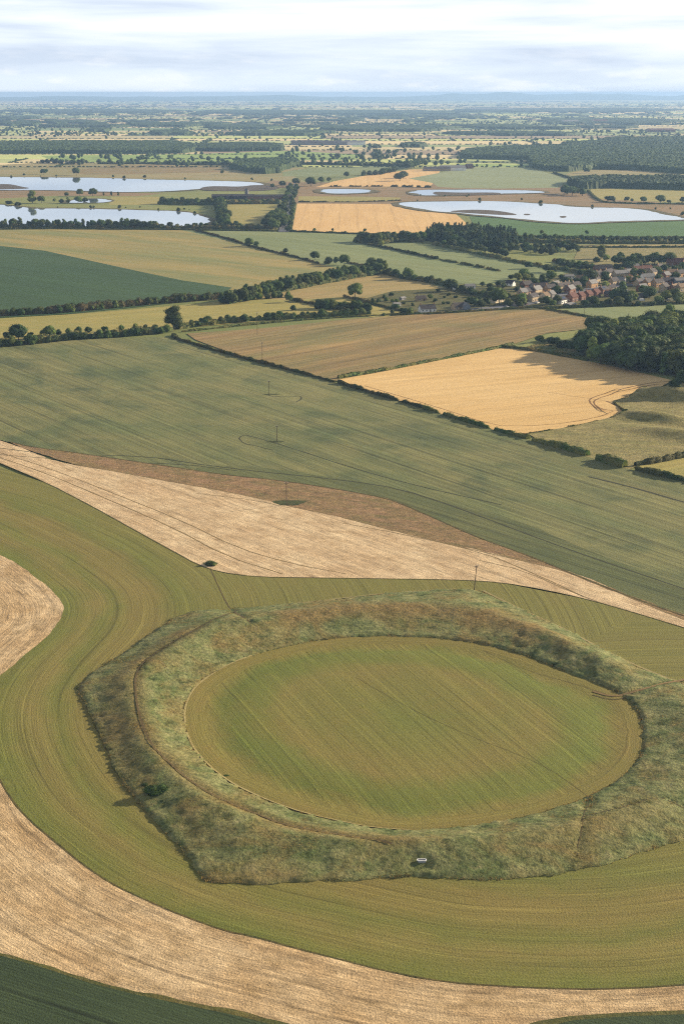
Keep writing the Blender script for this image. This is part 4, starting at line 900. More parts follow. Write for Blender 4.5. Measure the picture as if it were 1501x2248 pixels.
for (px, py, h, kd) in [(818,662,9,'bush'),(830,664,10,'bush'),(846,662,11,'bush'),(860,664,9,'bush'),(843,655,10,'bush'),(858,652,11,'round'),(872,663,9,'bush'),(885,668,9,'bush'),(905,672,9,'bush'),(944,658,14,'round'),(955,663,10,'bush'),(972,668,9,'bush'),(982,668,9,'bush'),(870,680,14,'round'),(885,688,17,'bush'),(900,690,18,'bush'),(860,690,12,'bush'),(842,694,9,'bush'),(1025,666,12,'bush'),(1040,674,24,'round'),(1055,678,22,'round'),(985,650,9,'bush'),(1000,655,9,'bush'),(960,640,9,'bush'),(975,655,8,'bush')]:
    tree(px, py, h, kd, 'small garden tree around the cottages left of the village', 'garden trees round the cottages', name='village_tree', cat='village tree', wid=1.15)
# the near wood on the right
T += fill([(1268,786),(1282,752),(1340,740),(1400,730),(1450,722),(1560,715),(1700,720),(1700,850),(1540,842),(1490,834),(1400,822),(1330,806)], 10.5, 14, 19, ['round', 'round', 'round', 'tall'], 'big full crowned tree in the dark wood right of the ripe barley', 'trees of the dark wood right of the barley', wid=1.15, name='woodland_tree', cat='woodland tree')
for (px, py, h, w) in [(1470,745,52,1.15),(1500,868,48,1.2),(1480,862,26,1.2)]: tree(px, py, h, 'round', {1470: 'tallest crown rising at the back of the dark wood', 1500: 'dark tree at the right edge below the wood', 1480: 'low tree left of the one at the right edge below the wood'}[px], wid=w)
for (px, py, h, kd, lb) in [(1184,752,19,'bush','round bush left of the overgrown corner by the wood'),(1213,758,26,'bush','taller bush in the overgrown corner by the wood'),(1236,768,24,'bush','light green scrub in the overgrown corner by the wood'),(1252,770,26,'bush','dense scrub touching the dark wood'),(1205,765,10,'bush','small bush in front of the overgrown corner')]:
    tree(px, py, h, kd, lb, wid=1.2)
canopy('scrub', [(1150,768),(1180,758),(1240,758),(1275,765),(1275,782),(1240,782),(1190,774)], 2.2, .8, 2.4, 'low tangled scrub between the barley and the dark wood', 'scrub', seed=61, mat=m_hedge)
print('trees', NT)

# hedges
HG = [([(385,744),(500,779),(600,805),(700,831),(735,841)], 1.9, 2.0, 0, 'clipped hedge between the green wheat and the tan crop'),
 ([(742,842),(820,866),(900,889),(930,898)], 2.1, 2.2, .16, 'bushy broken hedge between the green wheat and the ripe barley'),
 ([(930,899),(1000,920),(1100,950),(1160,964)], 2.3, 2.4, .2, 'gappy dark hedge along the lower corner of the ripe barley'),
 ([(1168,968),(1220,982),(1290,1002)], 2.8, 3.2, .14, 'row of thick bushes between the wheat and the rough pasture'),
 ([(1310,1010),(1340,1020),(1372,1028)], 3.4, 3.6, 0, 'last thick bush row before the field corner'),
 ([(1393,1024),(1440,1017),(1501,1004),(1600,985)], 3.0, 3.2, 0, 'leafy hedge above the small yellow field at the right edge'),
 ([(1396,1032),(1440,1044),(1501,1058),(1640,1090)], 2.2, 2.8, 0, 'dark hedge below the small yellow field at the right edge'),
 ([(742,832),(850,813),(950,794),(1100,764),(1125,758)], 1.8, 2.2, 0, 'hedge between the tan crop and the ripe barley'),
 ([(1100,763),(1150,768),(1250,786),(1290,794)], 1.8, 2.6, 0, 'hedge between the ripe barley and the scrub'),
 ([(1345,884),(1375,910)], .8, 1.2, .3, 'dark weedy bank at the notch of the barley field'),
 ([(1160,953),(1250,939),(1375,911)], .7, .9, .3, 'low weedy fence line along the foot of the barley'),
 ([(1345,882),(1440,856),(1475,838)], .7, .9, .3, 'low weedy fence line right of the barley notch'),
 ([(1262,745),(1300,736),(1345,722)], 2.4, 2.8, .25, 'short bushy hedge above the green strip by the wood'),
 ([(1200,680),(1300,698),(1385,713)], 2.0, 2.6, 0, 'hedge between the tan crop and the field right of it'),
 ([(400,729),(560,712),(700,700),(850,692),(940,690)], 1.2, 2.5, 0, 'low verge hedge along the top of the tan crop'),
 ([(940,691),(1050,684),(1170,676),(1200,678)], 1.6, 2.2, 0, 'roadside hedge between the cottages and the tan crop'),
 ([(1200,678),(1300,674),(1501,667),(1600,664)], 2.2, 3.0, 0, 'thick hedge along the foot of the village gardens'),
 ([(755,653),(800,664),(850,676),(880,684),(930,700)][:4], 2.2, 2.6, 0, 'neatly clipped hedge left of the cottages'),
 ([(640,660),(700,672),(760,683),(800,690)], 2.4, 3.0, 0, 'hedge across the yellowed meadow'),
 ([(380,736),(388,745)], 2.0, 3.5, 0, 'hedge end at the corner of the wheat field'),
 ([(430,507),(500,525),(560,545),(640,563),(700,580)], 2.0, 2.6, 0, 'long thin hedge between the tan green and pale green crops'),
 ([(762,578),(800,584),(842,594)], 2.0, 2.6, 0, 'short hedge right of the tree clump'),
 ([(782,533),(850,546),(900,557),(960,570)], 2.4, 3, 0, 'hedge left part below the conifer plantation'),
 ([(965,571),(1040,585),(1100,597)], 2.0, 3, .45, 'broken hedge of separate bushes in the pale crop'),
 ([(950,538),(1040,557),(1150,580),(1290,603)], 3.2, 4.5, 0, 'thick dark hedge running down to the village'),
 ([(1215,575),(1250,585),(1290,590)], 3.0, 4.0, 0, 'hedge along the top of the green paddock'),
 ([(0,504),(150,503),(400,505),(430,506),(610,508)], 2.0, 4.0, 0, 'low dark hedge along the foot of the lake trees'),
 ([(636,509),(780,514),(850,518)], 2.0, 4, 0, 'thin hedge along the foot of the pale wheat field'),
 ([(1140,520),(1300,523),(1560,523)], 2.0, 5, 0, 'dark hedge along the foot of the green root crop'),
 ([(1240,544),(1400,544),(1560,543)], 2.2, 5, 0, 'hedge above the overgrown field behind the village'),
 ([(1290,420),(1310,440),(1340,447),(1501,449),(1560,450)], 2.2, 5, 0, 'hedge below the spreading trees above the right lake'),
 ([(1215,380),(1250,392)], 3, 5, 0, 'hedge right of the grey green field'),
 ([(655,444),(760,444),(850,442),(880,441)], 1.8, 4, .35, 'thin line of shrubs above the pale wheat field'),
 ([(720,410),(800,410),(860,410),(945,412)], 3.2, 5, .5, 'shrub line below the upper gold field')]
for i, (P, h, w, gp, lb) in enumerate(HG):
    ym = np.mean([p[1] for p in P]); lf = .30 if ym > 800 else .42 if ym > 600 else .8
    hedge(P, h*1.12, w, lb, dens=(16 if ym > 800 else 10 if ym > 600 else 4), leaf=lf, gaps=gp, seed=100+i)
for i, (P, h, w, lb) in enumerate([([(-60,700),(0,694),(150,686),(300,671),(420,661),(500,655)], 5.5, 6, 'thick understorey hedge of the belt below the dark green field'),
 ([(-60,766),(0,760),(60,755),(150,746),(250,739),(350,731),(378,727)], 5.0, 8, 'thick hedge under the bushy trees above the big green wheat field'),
 ([(390,722),(450,714),(560,704),(700,696),(812,690)], 4.2, 6, 'thick hedge under the bushy trees along the lane'),
 ([(842,600),(880,612),(960,622),(1040,648),(1095,655)], 4.2, 6, 'thick hedge above the straw meadow'),
 ([(-60,501),(0,501),(150,502),(350,503),(600,503)], 5.5, 12, 'undergrowth below the trees on the near shore of the left lake'),
 ([(350,448),(420,450),(484,450)], 6, 14, 'undergrowth of the tree row behind the lower left lake'),
 ([(492,448),(560,448),(612,447)], 6, 12, 'undergrowth screening the farm sheds'),
 ([(482,446),(487,470),(492,497)], 6, 14, 'undergrowth at the right end of the lower left lake'),
 ([(215,360),(333,360),(430,362),(510,363)], 5, 12, 'left half of the hedge below the bright green field'),
 ([(650,361),(760,363),(870,365),(905,366)], 6, 12, 'right half of the hedge below the bright green field'),
 ([(1140,532),(1240,534),(1420,535),(1560,534)], 4.5, 10, 'overgrown hedge behind the village fields'),
 ([(782,531),(830,537),(870,530),(925,532)], 5, 10, 'undergrowth left of the conifer plantation'),
 ([(495,668),(560,653),(600,643),(700,624),(780,609),(842,600)], 5, 10, 'undergrowth of the curving shelter belt')]):
    ym = np.mean([p[1] for p in P]); hedge(P, h, w, lb, dens=14 if ym > 580 else 7, leaf=.5 if ym > 580 else .9, seed=200+i)
# scrub bushes on the earthwork and in the straw
tree(463, 1242, 13, 'bush', 'single dark bush at the tip of the straw field', name='bush', cat='bush', wid=2.0)
tree(343, 1752, 30, 'bush', 'dark shrub on the outer slope of the bank, left', name='bush', cat='bush', wid=1.9, var=0)
for (px, py, h, lb) in ((360,1772,12,'low bramble just below the dark shrub on the outer slope'), (322,1735,11,'low bramble just above the dark shrub on the outer slope'), (842,1914,9,'small dark bramble left of the trough'), (898,1906,8,'low bramble touching the left end of the trough'), (870,1912,6,'smallest bramble between the other two by the trough'), (497,1706,7,'small dark tuft of bramble on the inner slope')): tree(px, py, h, 'bush', lb, name='bush', cat='bush', wid=2.2)

# long grass blades on the bank
def tufts(label, Pn, h, seed, mat=m_tuft, name='long_grass', n3=3, spread=.22, z0=None):
    r = np.random.default_rng(seed); n = len(Pn); Z = terrain(Pn[:, 0], Pn[:, 1])+(z0 if z0 is not None else .1)
    out_ = []
    for k in range(n3):
        a = r.uniform(0, 6.28, n); dx, dy = np.cos(a), np.sin(a); w = r.uniform(.08, .2, n); hh = h*r.uniform(.6, 1.5, n); l = r.uniform(0, spread, (n, 2))*np.sign(r.uniform(-1, 1, (n, 2)))
        ox, oy = r.normal(0, .16, n), r.normal(0, .16, n); bx, by = Pn[:, 0]+ox, Pn[:, 1]+oy
        A = np.column_stack([bx-dx*w, by-dy*w, Z]); B = np.column_stack([bx+dx*w, by+dy*w, Z]); C_ = np.column_stack([bx+l[:, 0], by+l[:, 1], Z+hh]); out_.append(np.stack([A, B, C_], 1).reshape(-1, 3))
    V = np.vstack(out_); Fc = np.arange(len(V)).reshape(-1, 3)
    o = link(name, mesh_np(name, V, Fc, mat)); tag(o, label, 'long grass', None, 'stuff'); return o
n = 420000; b0, b1 = W_OUT.min(0), W_OUT.max(0); X = RNG.uniform(b0[0], min(b1[0], 110), n); Y = RNG.uniform(b0[1], b1[1], n)
k = inside(X, Y, W_OUT) & ~inside(X, Y, W_IN); X, Y = X[k], Y[k]
dp, _ = nearest(X, Y, densify(PCv, 1.0, False)[::2]); k = (dp > 1.0) & (RNG.uniform(0, 1, len(X)) < .35+1.1*fbm(X/5, Y/5, 3, 31)); X, Y = X[k], Y[k]
hh = .25+.6*fbm(X/6, Y/6, 3, 33); tufts('long tufted grass and weeds covering the ring bank', np.column_stack([X, Y]), hh, 3, z0=.2); print('tufts', len(X))

# ------------------------------------------------------------------ buildings
LAYER[0] = 47
m_deadw = crop('dead_weeds', (128,104,62), (104,92,52), (92,98,52), patch=6, k=K*.9, grain=.8, gs=.35, bump=.5, clump=.25, p2s=.8)
m_slate = plain('slate_roof', (96,90,90), k=.5, var=.2, scale=.8); m_brroof = plain('brown_tile_roof', (98,90,86), k=.5, var=.2, scale=.8)
m_redroof = plain('red_tile_roof', (124,82,70), k=.5, var=.22, scale=.8); m_tanroof = plain('tan_tile_roof', (146,122,96), k=.6, var=.2, scale=.8)
m_greyroof = plain('pale_grey_roof', (156,154,152), k=.5, var=.1, scale=.8); m_darkroof = plain('dark_roof', (70,64,68), k=.6, var=.2, scale=.8)
m_stone = plain('sandstone_wall', (196,174,140), k=.62, var=.15, scale=1.2); m_cream = plain('cream_render', (232,216,186), k=.7, var=.05, scale=1)
m_white = plain('white_render', (240,238,232), k=.8, var=.04, scale=1); m_brick = plain('red_brick_wall', (150,108,88), k=.55, var=.18, scale=1.5)
m_tan = plain('tan_brick_wall', (196,156,112), k=.6, var=.15, scale=1.5); m_grey = plain('grey_wall', (150,148,148), k=.6, var=.1, scale=1)
m_bluew = plain('pale_blue_wall', (150,160,170), k=.5, var=.05, scale=1); m_pot = plain('clay_chimney', (170,110,84), k=.6, var=.15, scale=2)
m_frame = plain('white_paint', (238,238,236), k=.8, var=.03); m_wood = plain('weathered_wood', (104,88,72), k=.5, var=.2, scale=2)
M = MT('window_glass', .08, .5); m_glass = M.done(lin((40,48,56), .8)); M = MT('solar_glass', .12, .6); m_solar = M.done(lin((60,70,92), .8))
m_metal = plain('galvanised_metal', (176,178,180), k=.7, var=.08, scale=3, spec=.5)
def boxes(name, L_, mat, parent, **k):
    """list of (cx,cy,cz,sx,sy,sz) boxes as one mesh"""
    V, Q = [], []
    for (cx, cy, cz, sx, sy, sz) in L_:
        b = len(V)
        for dz in (-1, 1):
            for dx, dy in ((-1, -1), (1, -1), (1, 1), (-1, 1)): V.append((cx+dx*sx/2, cy+dy*sy/2, cz+dz*sz/2))
        Q += [(b+3, b+2, b+1, b), (b+4, b+5, b+6, b+7), (b, b+1, b+5, b+4), (b+1, b+2, b+6, b+5), (b+2, b+3, b+7, b+6), (b+3, b, b+4, b+7)]
    return link(name, mesh_np(name, V, Q, mat), parent, **k)
STREET = ang((1060,676), (1320,628))
def house(px, py, w, d, he, hr, rot, wall, roof, label, ch=1, win=3, name='house', cat='house', group=None, solar=0, storeys=None):
    x, y = G(px, py); h = bpy.data.objects.new(name, None); COL.objects.link(h); h.location = (x, y, .3); h.rotation_euler = (0, 0, rot); tag(h, label, cat, group)
    a, b = w/2, d/2; top = he+hr
    V = [(-a,-b,-.6),(a,-b,-.6),(a,b,-.6),(-a,b,-.6),(-a,-b,he),(a,-b,he),(a,b,he),(-a,b,he),(-a,0,top),(a,0,top)]
    me = bpy.data.meshes.new('wall'); me.from_pydata(V, [], [(0,1,5,4),(2,3,7,6),(1,2,6,9,5),(3,0,4,8,7),(3,2,1,0),(4,5,9,8),(6,7,8,9)]); me.materials.append(wall)
    link('wall', me, h)
    o, t = .45, .22; s = hr/b; ez = he-o*s+.06; A = a+.3
    V = [(-A,-b-o,ez),(A,-b-o,ez),(A,0,top+.06),(-A,0,top+.06),(-A,b+o,ez),(A,b+o,ez)]; V += [(p, q, r+t) for p, q, r in V]
    Q = [(6,7,8,9),(9,8,11,10),(1,0,3,2),(3,4,5,2),(0,1,7,6),(5,4,10,11),(0,6,9,3),(3,9,10,4),(1,2,8,7),(2,5,11,8)]
    me = bpy.data.meshes.new('roof'); me.from_pydata(V, [], Q); me.materials.append(roof); rf = link('roof', me, h)
    for i in range(ch):
        cx = (-a+.8) if i == 0 else (a-.8) if i == 1 else -a+w*(i-1)/(ch-1)
        c = boxes('chimney', [(cx, 0, top+.5, .9, .65, 1.5)], wall if wall in (m_brick, m_stone, m_tan) else m_tan, rf)
        boxes('chimney_pot', [(cx-.2, 0, top+1.45, .25, .25, .4), (cx+.2, 0, top+1.45, .25, .25, .4)], m_pot, rf)
    for i in range(solar):
        f = .5; cx = -a*.4+i*1.9; zc = he+hr*f+t+.1; th = math.atan2(hr, b)
        p = boxes('solar_panel', [(0, 0, 0, 1.7, b*.75, .08)], m_solar, rf, loc=(cx, -b*(1-f), zc)); p.rotation_euler = (th, 0, 0)
    st = storeys or (2 if he > 4.2 else 1)
    if win:
        for s_ in range(st):
            z = 1.5+2.6*s_
            for sd in (-1, 1):
                for i in range(win):
                    cx = -a+(i+.5)*w/win
                    if s_ == 0 and i == win//2 and sd == -1:
                        boxes('door', [(cx, sd*(b+.03), 1.0, 1.0, .14, 2.0)], m_darkroof, h); continue
                    f = boxes('window', [(cx, sd*(b+.02), z, 1.25, .12, 1.25)], m_frame, h); boxes('pane', [(cx, sd*(b+.09), z, 1.0, .04, 1.0)], m_glass, f)
            if he > 4: 
                f = boxes('window', [(-a-.02, 0, z, .12, 1.1, 1.2)], m_frame, h); boxes('pane', [(-a-.09, 0, z, .04, .85, .95)], m_glass, f)
    return h
R_ = STREET; Q_ = STREET+math.pi/2
HS = [ # px, py, w, d, he, hr, rot, wall, roof, label, chimneys, windows, solar
 (1138,664,17,8.5,4.8,3.0,R_,m_cream,m_slate,'cream house with dark slate roof above the village road bend',2,4,0),
 (1168,662,13,8.5,5.2,3.2,R_,m_stone,m_slate,'sandstone house with two chimneys, between the cream and tan roofed houses',2,3,0),
 (1195,659,9,8,5.0,3.0,R_,m_cream,m_tanroof,'small cream house with a tan tiled roof',1,2,0),
 (1208,656,8,9,5.0,3.4,R_,m_grey,m_greyroof,'pale grey roofed house behind the solar roof',1,2,0),
 (1231,667,11,8,4.2,3.0,R_,m_white,m_darkroof,'white walled house with solar panels on a dark roof',0,3,3),
 (1254,662,12,9.5,5.0,4.0,R_,m_brick,m_redroof,'largest red brick house, left end of the red terrace',2,3,0),
 (1273,659,9,8.5,4.8,3.4,R_,m_brick,m_redroof,'red brick house second from the left of the red terrace',1,2,0),
 (1289,656,9,9,5.0,3.6,R_,m_brick,m_redroof,'red brick house with cream front in the middle of the red terrace',1,2,0),
 (1306,652,9,8.5,4.8,3.2,R_,m_brick,m_redroof,'red brick house fourth along the red terrace',1,2,0),
 (1322,645,12,8,4.8,3.0,R_,m_brick,m_slate,'red brick house with one white skylight panel on a slate roof',1,3,2),
 (1341,641,10,8,4.8,3.0,R_,m_cream,m_darkroof,'cream front at the right end of the red terrace',1,3,0),
 (1334,652,8,7,3.6,2.6,Q_,m_brick,m_brroof,'small low red house in front of the terrace end',1,2,0),
 (1154,634,13,9,4.8,3.6,R_-.2,m_brick,m_brroof,'brown roofed brick house left of the long dark roofs',1,3,0),
 (1183,637,22,10,4.0,3.6,R_-.5,m_grey,m_darkroof,'long low building with a wide dark roof',0,4,0),
 (1235,637,26,8,5.0,3.0,R_,m_stone,m_brroof,'long brown roofed terrace with a line of chimneys',4,6,0),
 (1120,628,10,7,3.2,3.0,Q_,m_white,m_darkroof,'low house with a white gable at the back left of the village',0,2,0),
 (1272,622,9,7,5.0,3.4,Q_,m_tan,m_tanroof,'tan gabled house standing behind the big garden tree',1,2,0),
 (1322,598,24,11,4.6,4.2,R_-.7,m_brick,m_brroof,'big reddish barn roof at the top of the village',0,3,0),
 (1334,608,15,9,5.4,3.6,R_,m_cream,m_slate,'cream gabled house right of the dark slate roof',1,3,0),
 (1312,612,11,9,5.2,3.6,R_,m_stone,m_slate,'dark slate roofed stone house left of the cream gable',2,2,0),
 (1360,610,20,9,5.4,3.2,R_-.4,m_stone,m_greyroof,'sandstone terrace under a pale grey roof',2,5,0),
 (1408,599,28,8.5,5.2,3.0,R_-.4,m_stone,m_redroof,'long stone row with a red tiled roof at the back of the village',3,6,0),
 (1386,590,18,8,3.4,2.2,R_-.6,m_white,m_greyroof,'low white shed with a pale roof behind the stone terrace',0,4,0),
 (1391,623,16,8.5,4.8,3.4,R_,m_tan,m_brroof,'tan brick house under a brown roof in the middle of the village',2,4,0),
 (1363,622,10,7,3.8,2.8,Q_,m_white,m_greyroof,'small white house with a pale roof below the stone terrace',1,2,0),
 (1420,617,17,9,5.0,3.2,R_-.5,m_white,m_greyroof,'pale walled house with a white chimney gable and grey roof',1,4,0),
 (1442,630,15,9,5.2,3.4,R_-.2,m_tan,m_brroof,'honey coloured house with two dormers and a brown roof',2,4,0),
 (1474,606,15,9,4.6,3.0,R_-.6,m_cream,m_tanroof,'cream house with a tan roof near the right edge',1,3,0),
 (1466,624,22,9,4.0,3.2,R_-.5,m_brick,m_darkroof,'dark roofed brick range near the right edge',0,5,0),
 (1492,624,18,10,4.4,2.6,R_-.5,m_bluew,m_greyroof,'pale blue walled shed at the right edge of the village',0,4,0),
 (1481,583,22,11,4.6,4.6,R_-1.3,m_brick,m_redroof,'big red house with a tall gable above the village right edge',2,4,0),
 (1404,655,9,7,2.8,2.0,R_,m_grey,m_slate,'low grey shed among the big trees at the lower right',0,2,0),
 (1249,674,13,9,2.8,1.2,R_,m_grey,m_greyroof,'flat pale grey shed below the red terrace',0,3,0),
 (1090,664,16,8,3.4,3.0,R_,m_cream,m_slate,'long low bungalow with dark roof left of the village road',1,4,0),
 (1248,612,12,7,2.8,1.6,R_-.6,m_white,m_greyroof,'row of pale sheds behind the back terrace',0,3,0),
 (937,685,17,9,3.4,3.6,R_-.55,m_white,m_slate,'white cottage with a slate roof beside the tan crop',2,4,0),
 (1006,680,14,9,3.2,3.6,R_-.4,m_stone,m_brroof,'brown roofed cottage right of the white cottage',1,3,0),
 (1021,680,8,8,3.6,3.4,Q_-.4,m_bluew,m_greyroof,'small blue grey gabled extension beside the brown cottage',0,2,0),
 (923,661,11,7,2.6,2.6,R_-.5,m_stone,m_brroof,'little stone outbuilding behind the white cottage',1,2,0),
 (870,673,8,5,2.2,1.6,R_-.3,m_white,m_greyroof,'small white garden shed by the clipped hedge',0,2,0),
 (883,659,7,4,2.0,1.2,R_,m_grey,m_greyroof,'tiny pale greenhouse behind the clipped hedge',0,2,0),
 (1030,634,12,8,3.0,2.0,R_-.6,m_white,m_greyroof,'white barn on the hedge between the straw meadow and the village',0,2,0),
 (1000,636,6,5,2.4,1.4,R_,m_white,m_greyroof,'tiny white shed under the big round tree',0,1,0)]
for h in HS:
    h = h[:2]+(h[2]*.76, h[3]*.74, h[4]*.84, h[5]*.78)+h[6:]
    house(*h[:10], ch=h[10], win=h[11], solar=h[12])
for (px, py, lb) in [(1146,652,0),(1160,648,1),(1176,646,0),(1206,642,2),(1218,634,0),(1250,644,1),(1262,636,0),(1298,632,2),(1345,626,0),(1378,606,1),(1400,628,0),(1408,640,1),(1430,606,0),(1446,596,2),(1456,640,0),(1478,640,1),(1494,640,0),(1490,608,2),(1460,612,1),(1306,622,0),(1420,628,2),(1510,630,1),(1516,612,0)]:
    house(px, py, random.uniform(7.5, 11.5), 6, random.uniform(3.6, 4.6), 2.7, R_+random.uniform(-.35, .15), (m_stone, m_brick, m_tan)[lb], random.choice((m_slate, m_brroof, m_greyroof, m_tanroof, m_slate)), ('plain small stone house squeezed in among the village roofs', 'plain small brick house squeezed in among the village roofs', 'plain small tan house squeezed in among the village roofs')[lb], ch=1, win=2, group='small houses filling the village')
# farm buildings far off
for (px, py, w, d, he, hr, rt, wl, rf, lb) in [(958,375,60,26,5,4,.1,m_stone,m_slate,'left barn with grey roof by the upper gold field'),(992,374,58,28,6,5,.15,m_white,m_greyroof,'right barn with pale roof by the upper gold field'),(1029,370,16,12,7,4,.4,m_brick,m_darkroof,'dark farmhouse right of the two barns'),(1010,370,26,12,4,3,.2,m_stone,m_slate,'low shed between the barns and the dark farmhouse'),
    (512,437,70,18,5,2.5,.02,m_darkroof,m_darkroof,'long dark farm shed behind the tree screen, left one'),(592,437,75,18,4.5,2.5,.02,m_brick,m_darkroof,'long dark farm shed reaching the straight road'),(700,318,190,50,9,5,.02,m_grey,m_slate,'far grey farm sheds in the middle of the plain'),(775,318,80,40,9,5,.05,m_white,m_greyroof,'far white farm shed in the middle of the plain'),(672,318,40,40,9,6,.3,m_brick,m_brroof,'far brown barn left of the grey farm sheds'),
    (1250,271,90,60,12,8,.3,m_white,m_greyroof,'tiny white farm far off on the right plain'),(1315,270,80,60,12,8,.1,m_cream,m_redroof,'tiny red roofed farm far off on the right plain'),(1448,290,120,60,10,6,.2,m_brick,m_redroof,'tiny brick farm behind the ragged wood'),(395,238,300,160,16,10,.1,m_white,m_greyroof,'tiny pale works on the horizon plain, left of the middle'),(1078,242,420,120,16,6,0,m_white,m_greyroof,'thin white glasshouse on the far plain'),(150,360,14,10,5,3,.3,m_white,m_greyroof,'small white hut by the left tree clump')]:
    house(px, py, w, d, he, hr, rt, wl, rf, lb, ch=0, win=4 if py > 340 else 0, name='farm_building', cat='farm building')
# silo tower of the dark sheds
x, y = G(542, 436); t = bpy.data.objects.new('grain_silo', None); COL.objects.link(t); t.location = (x, y, 0); tag(t, 'pale round silo tower beside the long dark farm sheds', 'silo')
def cyl(name, r0, r1, z0, z1, mat, parent, k=16, **kw):
    a = np.linspace(0, 2*math.pi, k, endpoint=False); V = np.vstack([np.column_stack([r0*np.cos(a), r0*np.sin(a), a*0+z0]), np.column_stack([r1*np.cos(a), r1*np.sin(a), a*0+z1]), [[0, 0, z0], [0, 0, z1]]])
    Fc = [(i, (i+1) % k, k+(i+1) % k) for i in range(k)]+[(i, k+(i+1) % k, k+i) for i in range(k)]+[((i+1) % k, i, 2*k) for i in range(k)]+[(k+i, k+(i+1) % k, 2*k+1) for i in range(k)]
    return link(name, mesh_np(name, V, Fc, mat, smooth=False), parent, **kw)
cyl('tower', 3.2, 3.2, 0, 15, m_greyroof, t); cyl('cap', 3.4, .5, 15, 17, m_slate, t); boxes('ladder', [(0, -3.3, 7.5, .5, .1, 15)], m_slate, t)

# parked vehicles of the village
def car(px, py, rot, paint, label, van=False):
    x, y = G(px, py); c = bpy.data.objects.new('van' if van else 'parked_car', None); COL.objects.link(c); c.location = (x, y, .35); c.rotation_euler = (0, 0, rot); tag(c, label, 'van' if van else 'car')
    L_, H_ = (5.2, 2.0) if van else (4.3, 1.0); a = L_/2
    prof = [(-a,.35),(-a,.95),(-a+.2,H_),(a-1.2,H_),(a-.1,1.0),(a,.8),(a,.35)] if van else [(-a,.35),(-a,.85),(-a+.5,.95),(a-1.1,.95),(a-.1,.8),(a,.6),(a,.35)]
    def ext(P, w, mat, nm):
        n = len(P); V = [(p, -w, z) for p, z in P]+[(p, w, z) for p, z in P]; Fs = [tuple(range(n)), tuple(range(2*n-1, n-1, -1))]+[(i, n+i, n+(i+1) % n, (i+1) % n) for i in range(n)]
        me = bpy.data.meshes.new(nm); me.from_pydata(V, [], Fs); me.materials.append(mat); return link(nm, me, c)
    ext(prof, .88, paint, 'body')
    if not van: ext([(-a+.45,.95),(-a+.9,1.42),(a-2.0,1.42),(a-1.2,.95)], .74, m_glass, 'windows'); ext([(-a+.95,1.43),(-a+1.0,1.47),(a-2.05,1.47),(a-2.0,1.43)], .7, paint, 'car_roof')
    else: ext([(a-1.25,1.25),(a-1.2,1.75),(a-.95,1.6),(a-.45,1.25)], .9, m_glass, 'windows')
    for sx in (-a+.8, a-.8):
        for sy in (-.85, .85): w = cyl('wheel', .33, .33, -.1, .1, m_darkroof, c, 12, loc=(sx, sy, .33)); w.rotation_euler = (math.pi/2, 0, 0)
for (px, py, rt, mt, lb, v) in [(1155,670,.9,m_redroof,'small red car on the road at the village entrance',0),(1179,667,.9,m_frame,'white car on the road just beyond the red car',0),(1408,662,.4,m_frame,'white van among the trees at the lower right of the village',1),(1436,644,.3,m_frame,'white van below the honey coloured house',1),(1458,657,.2,m_metal,'silver car under the trees at the lower right of the village',0),(1466,660,.3,m_frame,'white car beside the silver car under the trees',0),(950,690,.3,m_darkroof,'dark car in front of the white cottage',0),(1112,676,.8,m_metal,'silver car at the left end of the village road',0),(1292,671,.6,m_frame,'white car parked below the red terrace',0),(1377,640,.6,m_metal,'silver car between the terrace end and the big tree',0)]:
    car(px, py, rt, mt, lb, bool(v))

# power line poles
def pole(px, py, hpx, label, rot=0, lean=0):
    x, y = G(px, py); z = y*CP+HGT*SP; h = hpx*z/F/CP*1.0; z0 = float(terrain(np.array([x]), np.array([y]))[0]); o = bpy.data.objects.new('utility_pole', None); COL.objects.link(o); o.location = (x, y, z0+.1); o.rotation_euler = (0, lean, rot)
    tag(o, label, 'utility pole', 'power poles crossing the fields'); cyl('pole', .17, .12, 0, h, m_wood, o, 10)
    boxes('crossarm', [(0, 0, h-.45, 1.9, .14, .16), (-.35, 0, h-.75, .06, .1, .6), (.35, 0, h-.75, .06, .1, .6)], m_wood, o)
    for k in (-.85, 0, .85): cyl('insulator', .08, .05, h-.37 if k else h, (h-.37 if k else h)+.3, m_frame, o, 8, loc=(k, 0, 0))
pole(1040, 1299, 58, 'wooden pole at the corner of the ring bank', .6, .09)
pole(629, 1110, 51, 'wooden pole in the dark weed patch on the brown grass strip', .5)
pole(608, 971, 36, 'wooden pole standing in the lower half of the wheat field', .5)
pole(591, 868, 31, 'wooden pole standing in the upper half of the wheat field', .5)
pole(576, 795, 42, 'wooden pole behind the clipped hedge of the wheat', .5)
pole(565, 736, 48, 'wooden pole in the tan crop near the lane', .5)
pole(1189, 676, 26, 'wooden pole at the village road corner', .5)
pole(1282, 692, 16, 'short wooden pole by the hedge below the village', .5)
pole(1378, 705, 16, 'short wooden pole in the pale field right of the hedge', .5)

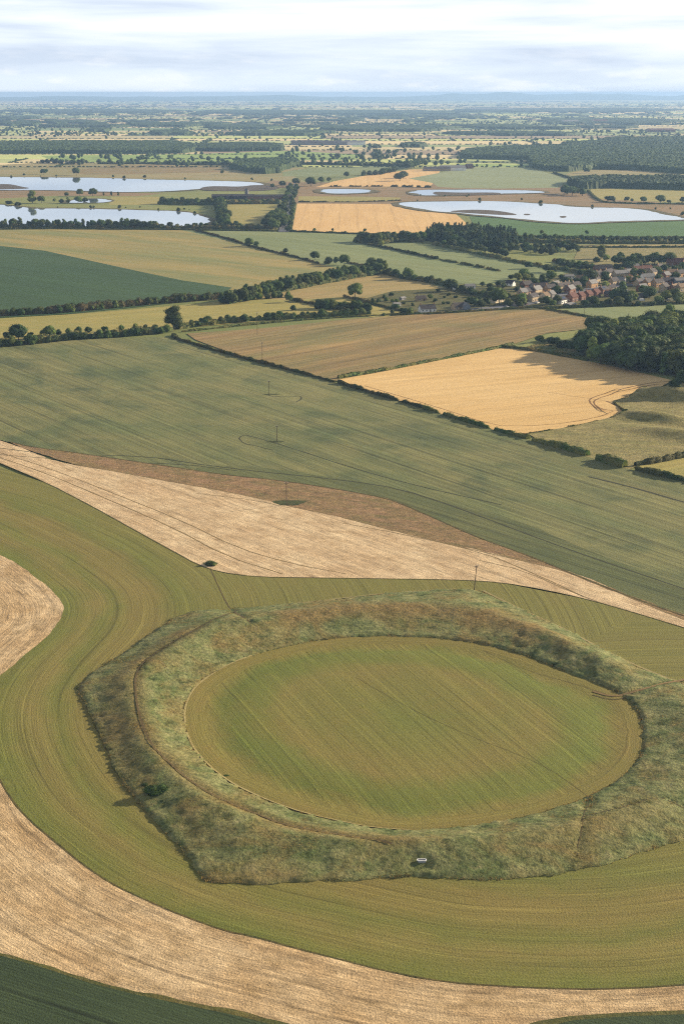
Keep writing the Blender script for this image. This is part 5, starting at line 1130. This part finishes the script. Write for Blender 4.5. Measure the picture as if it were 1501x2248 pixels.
# water trough on the near slope
x, y = G(925, 1905); z0 = float(terrain(np.array([x]), np.array([y]))[0]); t = bpy.data.objects.new('water_trough', None); COL.objects.link(t); t.location = (x, y, z0+.42); tag(t, 'white rimmed trough in the long grass on the near side of the bank', 'trough')
a = np.linspace(0, 2*math.pi, 32, endpoint=False); sx = np.sign(np.cos(a))*np.abs(np.cos(a))**.35*1.05; sy = np.sign(np.sin(a))*np.abs(np.sin(a))**.5*.42
V = np.vstack([np.column_stack([sx*.85, sy*.8, a*0]), np.column_stack([sx, sy, a*0+.55]), np.column_stack([sx*.88, sy*.78, a*0+.55]), np.column_stack([sx*.78, sy*.68, a*0+.15])])
link('basin', mesh_np('basin', V, [(r*32+i, r*32+(i+1) % 32, (r+1)*32+(i+1) % 32, (r+1)*32+i) for r in range(3) for i in range(32)], m_metal, smooth=True), t)
V = np.vstack([np.column_stack([sx*1.05, sy*1.08, a*0+.5]), np.column_stack([sx*1.05, sy*1.08, a*0+.6]), np.column_stack([sx*.88, sy*.74, a*0+.6]), np.column_stack([sx*.88, sy*.74, a*0+.5])])
link('rim', mesh_np('rim', V, [(r*32+i, r*32+(i+1) % 32, (r+1)*32+(i+1) % 32, (r+1)*32+i) for r in range(3) for i in range(32)], m_frame, smooth=False), t)
me = bpy.data.meshes.new('water'); me.from_pydata([(p*.84, q*.74, .42) for p, q in zip(sx, sy)], [], [tuple(range(32))]); me.materials.append(m_grey); link('water', me, t)

# ------------------------------------------------------------------ haze
hz = boxes('haze', [(0, 20900, 92, 36000, 42600, 188)], None, None) if False else None
V = [(-22000,-300,-3),(22000,-300,-3),(22000,42200,-3),(-22000,42200,-3),(-22000,-300,182),(22000,-300,182),(22000,42200,182),(-22000,42200,182)]
hmesh = bpy.data.meshes.new('haze'); hmesh.from_pydata(V, [], [(3,2,1,0),(4,5,6,7),(0,1,5,4),(1,2,6,5),(2,3,7,6),(3,0,4,7)])
hm_ = bpy.data.materials.new('haze_air'); hm_.use_nodes = True; n_ = hm_.node_tree; n_.nodes.clear(); o_ = n_.nodes.new('ShaderNodeOutputMaterial'); v_ = n_.nodes.new('ShaderNodeVolumePrincipled')
v_.inputs['Color'].default_value = (.33, .52, .82, 1); v_.inputs['Density'].default_value = 1/19000.; v_.inputs['Anisotropy'].default_value = .2; n_.links.new(v_.outputs[0], o_.inputs['Volume'])
hmesh.materials.append(hm_); h = link('haze', hmesh); tag(h, None, None, None, 'stuff'); h['label'] = 'thin blue haze over the far plain'
